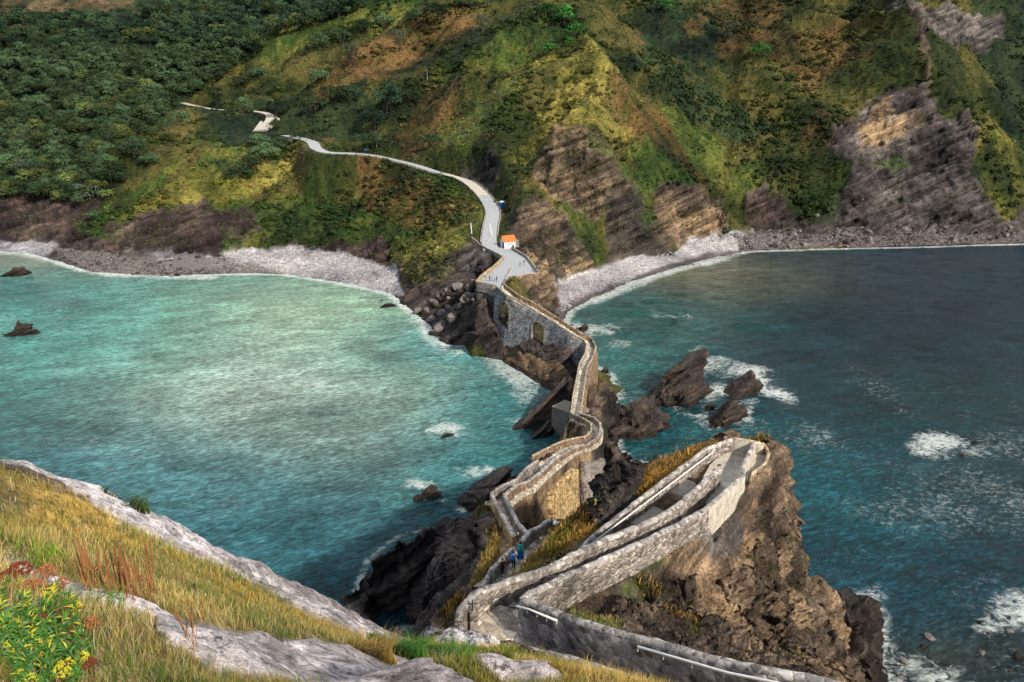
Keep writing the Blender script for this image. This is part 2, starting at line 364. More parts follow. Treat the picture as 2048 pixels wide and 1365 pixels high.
PWR2 = PL([(1077, 545, 21.0), (1050, 549, 21.0), (1026, 554, 21.0), (1010, 561, 21.0), (1007, 568, 21.0)])
# mainland road: (u, v, z or depth, half width)
RD = [Z(982, 500, 20.2), Z(978, 480, 21.5), Z(981, 455, 24), Z(986, 425, 27.5), Z(975, 402, 30), Z(958, 382, 32.5), Z(935, 364, 35), Z(905, 353, 37), Z(870, 344, 38.6), Z(830, 331, 41), Z(790, 321, 43),
      Z(750, 312, 45), Z(700, 307, 46), Z(655, 305, 46.5), Z(633, 297, 48), Z(624, 285, 50), D(600, 277, 415), D(570, 271, 432)]
RD2 = [D(512, 262, 448), D(528, 250, 456), D(540, 238, 464), D(535, 228, 476), D(500, 222, 492), D(430, 219, 512), D(385, 211, 535), D(366, 206, 550)]
RDw = spline(RD, 2.0); RD2w = spline(RD2, 2.0)

def carve(X, Y, Zg, line, hw, soft, dz):
    """level the ground beside a road or path; only grid points near the line are touched"""
    best = np.full(X.shape, 1e9); zz = np.zeros(X.shape); L = np.asarray(line)
    m = (X > L[:, 0].min() - hw - soft - 1) & (X < L[:, 0].max() + hw + soft + 1) & (Y > L[:, 1].min() - hw - soft - 1) & (Y < L[:, 1].max() + hw + soft + 1)
    if not m.any(): return Zg
    x = X[m]; y = Y[m]; bd = np.full(x.shape, 1e9); bz = np.zeros(x.shape)
    for a, b in zip(L[:-1], L[1:]):
        d = b - a; l2 = d[0] ** 2 + d[1] ** 2 + 1e-9
        t = np.clip(((x - a[0]) * d[0] + (y - a[1]) * d[1]) / l2, 0, 1)
        q = np.hypot(x - a[0] - t * d[0], y - a[1] - t * d[1]); k = q < bd
        bd = np.where(k, q, bd); bz = np.where(k, a[2] + t * d[2], bz)
    wgt = 1 - sm(hw, hw + soft, bd)
    Zg = Zg.copy(); Zg[m] = Zg[m] * (1 - wgt) + (bz + dz) * wgt
    return Zg

# ------------------------------------------------------------------ terrain builder: control lines -> triangulated surface -> fine grid
def build_surface(lines, th, lr):
    pts = []; edges = []; zs = []
    for L in lines:
        n0 = len(pts)
        for p in L:
            pts.append(Vector((math.atan2(p[0], p[1]), math.log(max(math.hypot(p[0], p[1]), .2))))); zs.append(p[2])
        edges += [(n0 + i, n0 + i + 1) for i in range(len(L) - 1)]
    vo, eo, fo, ov, _, _ = delaunay_2d_cdt(pts, edges, [], 0, 1e-5)
    vz = []
    for i, o in enumerate(ov):
        if o: vz.append(zs[o[0]])
        else:
            d = sorted(range(len(pts)), key=lambda k: (pts[k] - vo[i]).length)[:3]
            ws = [1 / ((pts[k] - vo[i]).length + 1e-4) for k in d]; vz.append(sum(zs[k] * w_ for k, w_ in zip(d, ws)) / sum(ws))
    G = np.full((len(lr), len(th)), -8.0)
    for f in fo:
        (x0, y0), (x1, y1), (x2, y2) = [tuple(vo[i]) for i in f]; z0, z1, z2 = [vz[i] for i in f]
        i0, i1 = np.searchsorted(th, [min(x0, x1, x2), max(x0, x1, x2)]); j0, j1 = np.searchsorted(lr, [min(y0, y1, y2), max(y0, y1, y2)])
        i1 = min(i1 + 1, len(th)); j1 = min(j1 + 1, len(lr))
        if i0 >= i1 or j0 >= j1: continue
        TX, TY = np.meshgrid(th[i0:i1], lr[j0:j1]); den = (y1 - y2) * (x0 - x2) + (x2 - x1) * (y0 - y2)
        if abs(den) < 1e-14: continue
        a = ((y1 - y2) * (TX - x2) + (x2 - x1) * (TY - y2)) / den; b = ((y2 - y0) * (TX - x2) + (x0 - x2) * (TY - y2)) / den
        k = (a >= -1e-6) & (b >= -1e-6) & (a + b <= 1 + 1e-6); sub = G[j0:j1, i0:i1]
        sub[k] = (a * z0 + b * z1 + (1 - a - b) * z2)[k]
    return G
def blur(G, n):
    for _ in range(n):
        H = G.copy(); H[1:-1] = (G[:-2] + 2 * G[1:-1] + G[2:]) / 4; G = H.copy(); G[:, 1:-1] = (H[:, :-2] + 2 * H[:, 1:-1] + H[:, 2:]) / 4
    return G
def adapt(G, th, lr, rows, horiz=.35, boost=None):
    """re-space the rows of every column so that steep ground gets as many rows as flat ground"""
    r = np.exp(lr); Gs = blur(G, 6); dr = np.diff(r)[:, None]; dz = np.diff(Gs, axis=0); rm = (r[1:] + r[:-1])[:, None] / 2
    wgt = (np.abs(dz) + np.maximum(dr * horiz, .0)) / rm
    if boost is not None: wgt = wgt * boost(r[1:])[:, None]
    for _ in range(30): wgt[:, 1:-1] = (wgt[:, :-2] + wgt[:, 2:] + 2 * wgt[:, 1:-1]) / 4
    C = np.vstack([np.zeros((1, G.shape[1])), np.cumsum(wgt, axis=0)]); C /= C[-1]
    s = np.linspace(0, 1, rows); Rr = np.empty((rows, G.shape[1])); Zr = np.empty_like(Rr)
    for j in range(G.shape[1]):
        Rr[:, j] = np.interp(s, C[:, j], r); Zr[:, j] = np.interp(Rr[:, j], r, G[:, j])
    return Rr, Zr
def gridfaces(nr, nc, keep=None):
    a = np.arange(nr * nc).reshape(nr, nc); q = np.stack([a[:-1, :-1], a[:-1, 1:], a[1:, 1:], a[1:, :-1]], -1).reshape(-1, 4)
    if keep is not None:
        k = keep.reshape(-1); q = q[(k[q[:, 0]] | k[q[:, 1]] | k[q[:, 2]] | k[q[:, 3]])]
    return q
def compact(V, Fq, *arrs):
    used = np.zeros(len(V), bool); used[Fq.ravel()] = True; mp = np.cumsum(used) - 1
    return (V[used], mp[Fq]) + tuple(a[used] for a in arrs)
def normals(X, Y, Zz):
    dxr = np.gradient(X, axis=0), np.gradient(Y, axis=0), np.gradient(Zz, axis=0); dxc = np.gradient(X, axis=1), np.gradient(Y, axis=1), np.gradient(Zz, axis=1)
    nx = dxc[1] * dxr[2] - dxc[2] * dxr[1]; ny = dxc[2] * dxr[0] - dxc[0] * dxr[2]; nz_ = dxc[0] * dxr[1] - dxc[1] * dxr[0]
    l = np.sqrt(nx ** 2 + ny ** 2 + nz_ ** 2) + 1e-9; s = np.where(nz_ < 0, -1, 1)
    return nx / l * s, ny / l * s, nz_ / l * s
def inpoly(U, Vv, poly):
    P = np.asarray(poly, float); r = np.zeros(U.shape, bool); m = (U > P[:, 0].min()) & (U < P[:, 0].max()) & (Vv > P[:, 1].min()) & (Vv < P[:, 1].max())
    u = U[m]; v = Vv[m]; c = np.zeros(u.shape, bool); j = len(P) - 1
    for i in range(len(P)):
        xi, yi = P[i]; xj, yj = P[j]
        k = ((yi > v) != (yj > v)) & (u < (xj - xi) * (v - yi) / (yj - yi + 1e-12) + xi); c ^= k; j = i
    r[m] = c; return r
PAL = {  # darker, mid, lighter albedo
    'veg': ((.012, .020, .007), (.036, .046, .013), (.095, .085, .026)),
    'green': ((.016, .036, .010), (.045, .080, .016), (.12, .15, .03)),
    'yellow': ((.035, .045, .010), (.11, .108, .022), (.29, .25, .06)),
    'fern': ((.030, .026, .010), (.095, .055, .022), (.175, .10, .040)),
    'forest': ((.006, .014, .008), (.016, .030, .014), (.035, .055, .022)),
    'brown': ((.03, .025, .015), (.08, .055, .032), (.16, .11, .07)),
    'tan': ((.045, .035, .030), (.108, .082, .062), (.26, .18, .11)),
    'dark': ((.020, .017, .018), (.045, .038, .038), (.085, .068, .060)),
    'scree': ((.040, .035, .036), (.080, .070, .070), (.16, .14, .13)),
    'maroon': ((.022, .016, .017), (.052, .037, .036), (.11, .080, .070)),
    'pebble': ((.17, .16, .18), (.34, .33, .36), (.52, .50, .52)),
    'wet': ((.06, .055, .06), (.10, .09, .10), (.15, .13, .14)),
    'white': ((.28, .25, .23), (.45, .42, .39), (.62, .58, .54)),
    'dry': ((.10, .085, .020), (.30, .23, .055), (.55, .42, .11)),
    'straw': ((.10, .11, .02), (.30, .26, .05), (.55, .44, .11)),
    'golden': ((.12, .085, .018), (.34, .20, .035), (.55, .34, .07)),
    'crag': ((.045, .034, .028), (.13, .096, .072), (.30, .21, .13)),
    'lichen': ((.16, .13, .13), (.42, .37, .38), (.66, .61, .63)),
}
ROCKY = {'tan', 'dark', 'scree', 'maroon', 'crag', 'lichen', 'white'}
def paint(X, Y, Zz, zones, base, wob, ns):
    """albedo per vertex from patches of ground cover with ragged borders"""
    U, Vv = proj(X, Y, Zz)
    sc = 1 / ns
    w1 = fbm(X * sc * .14, Y * sc * .14, Zz * sc * .14, 6, 5, .68); w2 = fbm(X * sc * .14 + 40, Y * sc * .14, Zz * sc * .14, 6, 9, .68)
    U = U + w1 * wob; Vv = Vv + w2 * wob
    n1 = fbm(X * sc * .10, Y * sc * .10, Zz * sc * .10, 6, 31, .68); n1 = np.clip(n1 * 1.9 + .5, 0, 1)
    def pal(k):
        a, b, c = [np.array(q) for q in PAL[k]]; t = n1[..., None]
        return np.where(t < .5, a + (b - a) * t * 2, b + (c - b) * (t - .5) * 2)
    nmix = fbm(X * sc * .35, Y * sc * .35, Zz * sc * .35, 5, 63, .65); C = pal(base); Rk = np.full(X.shape, 1.0 if base in ROCKY else 0.0)
    Us = U - w1 * wob * .75; Vs_ = Vv - w2 * wob * .75
    for k, poly, *op in zones:
        m = (inpoly(Us, Vs_, poly) if k in ('pebble', 'wet') else inpoly(U, Vv, poly)).astype(float)
        if op and op[0] < 1: m = m * (sm(.5 - op[0] * .5, .62 - op[0] * .5, fbm(X * sc * .25, Y * sc * .25, Zz * sc * .25, 4, hash(k) % 97 + 3 if False else len(k) * 7, .6) * .8 + .5))
        m = blur(m, 2)[..., None]; mq = m * (1.0 if k in ROCKY or k in ('pebble', 'wet', 'forest') else np.clip(.62 + .8 * nmix, .12, 1)[..., None]); C = C * (1 - mq) + pal(k) * mq; Rk = Rk * (1 - m[..., 0]) + (1.0 if k in ROCKY else 0) * m[..., 0]
    return C, Rk, U, Vv
#SPLIT1
# ------------------------------------------------------------------ the mainland
def ptsD(*a): return [[D(*p)] for p in a]
def LD(*a): return [D(*p) for p in a]
def LZ(*a): return [Z(*p) for p in a]
def drop(L, dy, z):                      # a companion line nearer to the viewer, at height z
    return [np.array([p[0] * (1 - dy / max(np.hypot(p[0], p[1]), 1)), p[1] * (1 - dy / max(np.hypot(p[0], p[1]), 1)), z]) for p in L]
WLl = [(-300, 478, 0), (-80, 492, 0), (0, 503, 0), (60, 508, 0), (110, 522, 0), (180, 545, 0), (330, 553, 0), (450, 548, 0), (560, 548, 0), (640, 560, 0), (720, 574, 0), (785, 590, 0), (830, 628, 0), (862, 655, 0), (890, 688, 0), (930, 690, 0), (985, 696, 0)]
WLa = [(1012, 722, 0), (1040, 745, 0), (1090, 775, 0), (1122, 794, 0)]
WLr = [(1127, 640, 0), (1135, 625, 0), (1180, 600, 0), (1225, 582, 0), (1270, 562, 0), (1350, 537, 0), (1430, 516, 0), (1500, 503, 0), (1600, 500, 0), (1700, 497, 0), (1850, 494, 0), (2048, 488, 0), (2350, 478, 0)]
cl = LZ(*WLl) + LZ(*WLa) + [np.array([17, 157, 0.]), np.array([23, 156, 0.]), np.array([28, 165, 0.]), np.array([27, 178, 0.]), np.array([20, 190, 0.]), np.array([16, 205, 0.])] + LZ(*WLr)
def off(P, d, dz, sel=slice(None)):
    n = side(P); Q = P.copy(); Q[:, :2] += n * d; Q[:, 2] += dz; return list(Q[sel])
def flat(L, zs):
    L = [np.array(p, float) for p in L]
    for i, p in enumerate(L): p[2] = zs if np.isscalar(zs) else zs[i]
    return L
main_lines = [cl, drop(cl, 14, -7.0),
    LZ((-300, 452, 3), (0, 480, 3), (150, 496, 3.5), (250, 513, 3.5), (380, 518, 3), (520, 505, 3.5), (600, 505, 4), (700, 518, 3.5), (760, 534, 3), (800, 556, 3)),
    LZ((1112, 575, 3), (1132, 560, 3), (1200, 535, 3), (1235, 520, 3), (1300, 508, 3), (1348, 500, 3), (1368, 482, 3), (1420, 470, 3), (1500, 462, 4), (1600, 458, 5), (1750, 455, 6), (1850, 458, 5), (1950, 466, 4), (2048, 455, 4), (2350, 440, 4)),
    # tip with the plaza
    flat(PWL, 20), flat(PWL2, 20), flat(PWB, 20), flat(PWR, 20), flat(PWR2, 20),
    flat(off(PWL, -1.2 * -1, 0), [17, 16, 15.5, 15]) if False else flat(off(PWL, 1.2, 0), [18, 16, 15.5, 14.5]),
    flat(off(PWL2, 1.2, 0), [14.5, 14, 14.5, 17]),
    flat(off(PWR2, 1.3, 0), [14, 12.5, 12.5, 13, 12.5]),
    LZ((953, 571, 19.0), (945, 592, 15.0), (915, 627, 8.0), (885, 662, 2.0)),
    LZ((955, 674, 2.2), (985, 674, 3.0)),
    flat(BL[[11, 10, 9, 8, 7, 5]], [6.2, 6, 6, 6, 6.5, 6]), [np.array([20.5, 161, 2.])],
    LD((1032, 487, 264), (1060, 507, 256), (1090, 550, 260)),
    LD((1010, 440, 275), (1040, 427, 277), (1075, 432, 278), (1112, 452, 279)),
    LD((1010, 402, 286), (1040, 376, 291), (1060, 366, 292), (1082, 388, 289), (1120, 438, 283), (1150, 470, 284), (1182, 512, 290)),
    LD((1098, 400, 304), (1160, 447, 307), (1215, 482, 308)),
    LD((1082, 345, 318), (1110, 310, 322), (1165, 285, 326), (1215, 330, 324), (1255, 380, 321)),
    LD((1140, 250, 335), (1175, 215, 348), (1195, 180, 364), (1185, 130, 396), (1165, 80, 432), (1150, 30, 480), (1150, 0, 520), (1160, -130, 720)),
    LD((1230, 230, 356), (1290, 290, 358), (1350, 350, 360), (1400, 390, 361), (1450, 440, 357)),
    LD((1300, 250, 385), (1350, 300, 382), (1420, 350, 380)),
    LD((1245, 430, 316), (1275, 450, 321), (1310, 468, 325), (1338, 486, 329)),
    LD((1780, -20, 500), (1830, 60, 462), (1845, 130, 440), (1850, 190, 424), (1900, 280, 402), (1945, 330, 390), (1960, 390, 380), (1990, 430, 371)),
    LD((560, 272, 444), (450, 305, 408), (350, 352, 382), (250, 402, 363), (195, 440, 351)),
    LD((612, 300, 397), (560, 330, 386), (480, 370, 370), (400, 402, 357), (300, 428, 345), (255, 452, 337)),
]
main_lines += ptsD((870, 600, 236), (905, 565, 243), (930, 532, 250), (930, 600, 226), (955, 545, 244), (935, 500, 262),
    (1030, 400, 283), (1120, 510, 276), (1092, 600, 224), (1108, 626, 219),
    (1000, 340, 318), (1000, 250, 352), (1000, 150, 405), (1000, 50, 485), (1000, -130, 700), (1080, 200, 372), (1070, 290, 338),
    (850, 280, 388), (850, 200, 432), (850, 100, 505), (850, 0, 610), (850, -130, 780), (700, 262, 422), (700, 200, 460), (700, 100, 560), (700, 0, 690), (700, -130, 880), (610, 245, 452),
    (1500, 400, 377), (1500, 300, 408), (1500, 200, 445), (1500, 100, 498), (1500, 0, 570), (1500, -130, 720), (1330, 150, 440), (1300, 50, 500), (1300, -30, 580), (1310, -130, 720),
    (1700, 400, 374), (1700, 300, 402), (1700, 200, 436), (1700, 100, 482), (1700, 0, 550), (1700, -130, 700), (1850, -130, 640),
    (1920, 190, 440), (2048, 420, 385), (2048, 300, 430), (2048, 200, 470), (2048, 100, 510), (2048, 0, 560), (2048, -130, 660), (2350, 400, 400), (2350, 200, 500), (2350, 0, 600), (2350, -130, 720),
    (-300, 400, 410), (-300, 300, 460), (-300, 200, 540), (-300, 100, 640), (-300, 0, 790), (-300, -130, 1040),
    (0, 402, 398), (0, 300, 445), (0, 200, 525), (0, 100, 625), (0, 0, 770), (0, -130, 1020), (200, 420, 346), (200, 380, 374), (200, 300, 430), (200, 200, 515), (200, 100, 615), (200, 0, 750), (200, -130, 980), (60, 440, 383),
    (400, 282, 438), (400, 200, 556), (400, 100, 650), (400, 0, 770), (400, -130, 960), (550, 200, 515), (550, 100, 610), (550, 0, 730), (550, -130, 920),
    (300, 472, 329), (500, 425, 352), (500, 472, 333), (640, 400, 351), (640, 462, 331), (760, 400, 336), (760, 482, 312), (850, 420, 313), (850, 502, 288), (902, 480, 277), (930, 450, 283))
th = np.linspace(math.radians(-46), math.radians(47), 1250); lr = np.linspace(math.log(140), math.log(1050), 800)
G = build_surface(main_lines, th, lr); G = blur(G, 3)
Rr, Zr = adapt(G, th, lr, 820)
TT = np.broadcast_to(th, Rr.shape); X = Rr * np.sin(TT); Y = Rr * np.cos(TT)
# plaza mask (flat), roads
pz = [tuple(p[:2]) for p in list(PWL) + list(PWL2) + list(PWB) + [BL[-1], BR[-1]] + list(PWR2)[::-1] + list(PWR)[::-1] + list(RDw[4:0:-1])]
inpz = inpoly(X, Y, pz)
near_pz = sm(0, 1, blur(inpz.astype(float), 3))
def linedist(X, Y, L, reach):
    best = np.full(X.shape, float(reach)); L = np.asarray(L)
    m = (X > L[:, 0].min() - reach) & (X < L[:, 0].max() + reach) & (Y > L[:, 1].min() - reach) & (Y < L[:, 1].max() + reach)
    x = X[m]; y = Y[m]; bd = np.full(x.shape, float(reach))
    for a, b in zip(L[:-1], L[1:]):
        d = b - a; t = np.clip(((x - a[0]) * d[0] + (y - a[1]) * d[1]) / (d[0] ** 2 + d[1] ** 2 + 1e-9), 0, 1)
        bd = np.minimum(bd, np.hypot(x - a[0] - t * d[0], y - a[1] - t * d[1]))
    best[m] = bd; return best
ZN = [ # ground cover seen on the mainland
    ('forest', [(-300, -200), (760, -200), (700, 40), (560, 80), (470, 150), (385, 205), (330, 240), (290, 300), (230, 380), (180, 440), (-300, 440)]),
    ('brown', [(-300, -120), (250, -120), (270, 10), (200, 30), (100, 45), (0, 70), (-200, 90)], .8),
    ('forest', [(380, 215), (560, 225), (560, 330), (430, 390), (330, 380), (430, 310)], .5),
    ('green', [(700, 20), (850, 0), (930, 30), (800, 60), (690, 80), (600, 110), (500, 150), (470, 130), (600, 70)], .8),
    ('fern', [(600, 210), (700, 130), (780, 100), (860, 60), (960, 40), (930, 100), (840, 130), (730, 180), (640, 230)], .75),
    ('fern', [(790, 290), (860, 190), (900, 170), (930, 200), (880, 260), (830, 310)], .8),
    ('forest', [(620, 210), (720, 190), (800, 190), (780, 250), (700, 290), (560, 290), (560, 220)], .45),
    ('green', [(840, 150), (960, 90), (1080, 50), (1170, 60), (1130, 110), (1010, 150), (900, 180)], .65),
    ('green', [(860, 300), (960, 200), (1050, 150), (1100, 150), (1010, 240), (930, 300)], .6),
    ('yellow', [(1040, 130), (1120, 110), (1160, 90), (1220, 130), (1230, 190), (1200, 240), (1280, 280), (1250, 300), (1160, 270), (1090, 290), (1050, 340), (1010, 330), (1080, 260), (1110, 180)], .62),
    ('yellow', [(855, 150), (960, 158), (1000, 150), (940, 175), (870, 172)], .9),
    ('fern', [(1270, 60), (1400, 20), (1560, 20), (1560, 80), (1480, 130), (1340, 145), (1280, 110)], .75),
    ('fern', [(1500, 90), (1690, 80), (1720, 150), (1620, 200), (1540, 150)], .75),
    ('fern', [(1640, 235), (1720, 235), (1690, 290), (1650, 330), (1600, 300)], .9),
    ('fern', [(1230, 200), (1280, 220), (1400, 330), (1440, 420), (1400, 390), (1320, 320), (1240, 260)], .7),
    ('green', [(1330, 240), (1440, 280), (1500, 330), (1540, 400), (1500, 440), (1430, 380), (1360, 310)], .6),
    ('forest', [(1300, 0), (1420, 40), (1440, 200), (1560, 260), (1480, 300), (1360, 230), (1260, 150)], .45),
    ('forest', [(1960, -100), (2350, -100), (2350, 340), (2040, 340), (1990, 200), (1940, 60)], .8),
    ('yellow', [(1920, 190), (1970, 200), (2010, 260), (2080, 330), (2350, 340), (2350, 460), (1990, 440), (1950, 330), (1900, 260)], .7),
    ('green', [(180, 440), (270, 380), (420, 320), (560, 300), (600, 290), (500, 360), (400, 390), (300, 430), (240, 460)], .75),
    ('yellow', [(240, 430), (330, 410), (420, 380), (520, 340), (600, 320), (620, 330), (560, 370), (500, 400), (460, 440), (380, 440), (300, 440), (270, 450)], .45),
    ('fern', [(330, 380), (400, 350), (440, 350), (420, 370), (350, 392)], .9),
    ('green', [(600, 312), (690, 312), (800, 335), (900, 365), (960, 400), (975, 440), (940, 480), (900, 470), (940, 420), (850, 370), (740, 335), (640, 330)], .8),
    ('fern', [(690, 350), (760, 340), (900, 400), (900, 450), (800, 470), (740, 430)], .25),
    ('yellow', [(840, 480), (930, 430), (965, 440), (940, 480), (860, 530), (800, 545), (780, 530)], .75),
    ('green', [(400, 420), (620, 400), (760, 440), (830, 500), (760, 520), (640, 480), (480, 480)], .45),
    # bare rock and scree
    ('maroon', [(-300, 500), (-300, 420), (0, 430), (60, 400), (130, 370), (190, 380), (200, 440), (270, 450), (350, 440), (400, 470), (440, 500), (520, 505), (520, 535), (360, 530), (220, 530), (0, 500)]),
    ('maroon', [(260, 445), (420, 425), (530, 440), (520, 480), (440, 510), (200, 520), (160, 480)], .7),
    ('green', [(150, 440), (200, 410), (250, 450), (230, 490), (170, 470)], .6),
    ('green', [(440, 470), (560, 470), (620, 500), (520, 508), (440, 505)], .6),
    ('maroon', [(540, 500), (760, 495), (780, 545), (560, 512)], .7),
    ('dark', [(760, 555), (830, 530), (880, 520), (960, 480), (1000, 520), (1000, 700), (880, 700), (780, 610)]),
    ('yellow', [(790, 545), (860, 500), (945, 470), (940, 500), (900, 520), (840, 555), (870, 565), (930, 535), (890, 580), (800, 560)], .7),
    ('scree', [(935, 510), (985, 520), (985, 545), (940, 575), (930, 550)], .7),
    ('scree', [(930, 310), (985, 300), (975, 350), (920, 352)], .9),
    ('tan', [(1005, 450), (1060, 412), (1090, 420), (1125, 445), (1150, 470), (1180, 515), (1210, 535), (1120, 570), (1130, 640), (1070, 640), (1030, 570), (1010, 520)]),
    ('green', [(1100, 390), (1130, 410), (1180, 460), (1210, 510), (1230, 520), (1180, 505), (1140, 460), (1110, 430)], .85),
    ('dark', [(1110, 440), (1140, 460), (1180, 500), (1150, 545), (1125, 520)], .7),
    ('tan', [(1085, 400), (1065, 350), (1090, 320), (1120, 290), (1170, 270), (1200, 300), (1240, 340), (1270, 385), (1270, 430), (1235, 440), (1200, 465), (1150, 440)]),
    ('green', [(1190, 300), (1230, 320), (1270, 360), (1300, 420), (1270, 430), (1240, 370), (1200, 330)], .7),
    ('dark', [(1205, 430), (1260, 405), (1280, 440), (1350, 490), (1350, 525), (1230, 520)]),
    ('green', [(1265, 440), (1300, 450), (1345, 485), (1300, 478)], .9),
    ('tan', [(1310, 420), (1330, 395), (1400, 390), (1440, 420), (1450, 470), (1350, 490), (1300, 470)]),
    ('green', [(1270, 300), (1330, 350), (1400, 390), (1330, 400), (1290, 420), (1290, 360)], .8),
    ('maroon', [(1490, 400), (1560, 350), (1600, 460), (1490, 470)], .4),
    ('scree', [(1650, 290), (1700, 240), (1790, 190), (1830, 180), (1870, 200), (1880, 270), (1945, 270), (1955, 330), (1940, 380), (1990, 430), (2000, 470), (1500, 475), (1640, 430), (1700, 380)]),
    ('tan', [(1710, 240), (1830, 190), (1860, 260), (1800, 290), (1720, 290)], .22),
    ('green', [(1740, 330), (1780, 310), (1830, 350), (1790, 345)], .9),
    ('scree', [(1780, 20), (1830, 10), (1900, 20), (2010, 30), (2010, 90), (1900, 100), (1850, 110), (1800, 60)], .85),
    ('tan', [(1825, 60), (1850, 110), (1860, 200), (1848, 190), (1838, 120)], .8),
    ('green', [(1600, 400), (1660, 370), (1690, 380), (1680, 440), (1620, 440)], .8),
    # beaches
    ('scree', [(-300, 455), (0, 481), (150, 492), (300, 512), (420, 518), (540, 520), (560, 556), (130, 560), (-300, 520)]),
    ('pebble', [(-300, 455), (0, 481), (120, 490), (90, 515), (-300, 490)]),
    ('dark', [(980, 640), (1175, 640), (1200, 830), (980, 740)]),
    ('pebble', [(300, 512), (420, 512), (450, 530), (420, 542), (330, 535)], .55),
    ('pebble', [(440, 506), (600, 500), (700, 512), (790, 545), (810, 590), (700, 580), (600, 556), (540, 545), (470, 530)]),
    ('pebble', [(1105, 570), (1200, 530), (1260, 515), (1350, 508), (1380, 478), (1500, 468), (1560, 470), (1560, 510), (1130, 640)]),
    ('scree', [(1480, 462), (1800, 452), (2350, 440), (2350, 500), (1480, 505)]),
    ('wet', [(1120, 640), (1105, 620), (1180, 590), (1290, 550), (1340, 530), (1420, 505), (1520, 496), (1520, 520)]),
]
beach = sm(4.5, 3.0, Zr)
rdd = np.minimum(linedist(X, Y, RDw[::4], 50), linedist(X, Y, RD2w[::4], 50))
calm = sm(3.5, 13, rdd) * (1 - inpz) * sm(.5, 5, linedist(X, Y, np.array(list(PWL) + list(PWL2) + list(PWB)), 12)) * sm(.3, 3, linedist(X, Y, PWR, 12)) * sm(.3, 3, linedist(X, Y, PWR2, 12))
C, Rk, U, Vv = paint(X, Y, Zr, ZN, 'veg', 44, 3.0)
vegm = (1 - Rk)
rel = 4.2 * ridged(X / 34, Y / 70, Zr * 0, 4, 61) + 3.5 * ridged(X / 75 + 3, Y / 150, Zr * 0, 2, 65) + 1.1 * fbm(X / 8, Y / 8, Zr / 8, 4, 71)
amp = calm * (1 - beach * .9)
sL = sm(1230, 1120, U); wq = 12 * fbm(X / 60, Y / 60, X * 0, 3, 15)
def folds(ac, al, s): return ridged((ac + wq) / 46, al / 170, X * 0, 2, s) * 10.0 + ridged((ac + wq) / 20, al / 90, X * 0, 2, s + 4) * 4.0
fold = folds(X * .60 - Y * .80, X * .80 + Y * .60, 101) * sL + folds(X * .80 + Y * .60, X * .60 - Y * .80, 131) * (1 - sL)
fold *= sm(6, 46, rdd) * sm(4, 34, Zr) * (1 - inpz) * sm(1, 14, linedist(X, Y, np.array(list(PWL) + list(PWL2) + list(PWR)), 20))
Z1 = Zr + rel * amp * sm(0, 12, Zr) + fold - 3.0 * sm(6, 46, rdd) * sm(4, 34, Zr)
Z1 += (vegm * (2.6 * np.abs(fbm(X / 4.5, Y / 4.5, Zr / 4.5, 4, 81)) + .5 * fbm(X / 1.2, Y / 1.2, Zr / 1.2, 2, 91))) * amp
Z1 = carve(X, Y, Z1, RDw, 4.6, 8, -.45); Z1 = carve(X, Y, Z1, RD2w, 3.0, 5, -.3)
Z1 = np.where(inpz, 19.85, Z1)
nx, ny, nz_ = normals(X, Y, Z1)
b1, sh1 = blocks(X, Y, Z1, 2.0, 13.0, 3); b2, sh2 = blocks(X, Y, Z1, .9, 4.0, 9); cr = ridged(X / 11, Y / 11, Z1 / 11, 5, 41)
tip = sm(1010, 960, U) * sm(740, 770, U) * sm(470, 500, Vv); b3, sh3 = blocks(X, Y, Z1, 1.5, 26.0, 13, .3, NS2); b1 = b1 * (1 - tip) + b3 * tip * 1.1; sh1 = sh1 * (1 - tip) + sh3 * tip; cr = .3 + (cr - .3) * (1 - .7 * tip)
dsp = Rk * calm * (b1 * 2.2 + b2 * .8 + (cr - .3) * 2.8) * (1 - beach * .93) + beach * .25 * vnoise(X / 1.3, Y / 1.3, Z1, 4) * calm
Xd = X + nx * dsp; Yd = Y + ny * dsp; Zd = Z1 + nz_ * dsp
# beds of differing stone
band = np.clip(1 + .7 * sh1 + .5 * sh2 + .45 * fbm(X / 1.5, Y / 1.5, Z1 / 1.5, 4, 29, .7), .3, 2.1)[..., None]
C = C * (1 - Rk[..., None] + Rk[..., None] * band)
C = C * (.42 + .58 * sm(.5, 2.2, Zd + .8 * fbm(X / 4, Y / 4, Z1 / 4, 2, 3)))[..., None] * 1.0 + C * ((beach > .6) * (1 - sm(.5, 2.2, Zd)) * .4)[..., None]
C[inpz] = (.2, .2, .2)
keep = Zd > -2.5
Fq = gridfaces(*X.shape, keep=keep)
V = np.stack([Xd, Yd, Zd], -1).reshape(-1, 3)
V, Fq, Cc, Rc = compact(V, Fq, C.reshape(-1, 3), Rk.reshape(-1))
ml = link('mainland_hills', fastmesh('mainland_hills', V, Fq, True, Cc, {'Rock': Rc}, [M['far']])); tag(ml, kind='structure')
print('mainland', len(V))
class Ground:                                   # look up the ground under a pixel or a plan position
    def __init__(s, X, Y, Zz, th): s.th = th; s.R = np.hypot(X, Y); s.Z = Zz; s.n = len(th)
    def z(s, x, y):
        j = int(min(max(np.searchsorted(s.th, math.atan2(x, y)), 0), s.n - 1))
        return float(np.interp(math.hypot(x, y), s.R[:, j], s.Z[:, j]))
    def hit(s, u, v, rmin=0):
        d = ray(u, v); j = int(min(max(np.searchsorted(s.th, math.atan2(d[0], d[1])), 0), s.n - 1))
        hr = math.hypot(d[0], d[1]); ry = CAMZ + s.R[:, j] / hr * d[2]
        k = np.where((ry < s.Z[:, j]) & (s.R[:, j] > rmin))[0]
        if len(k) == 0: return None
        r = s.R[k[0], j]; return np.array([d[0] / hr * r, d[1] / hr * r, s.Z[k[0], j]])
GM = Ground(X, Y, Z1, th)
MAINCALM = calm
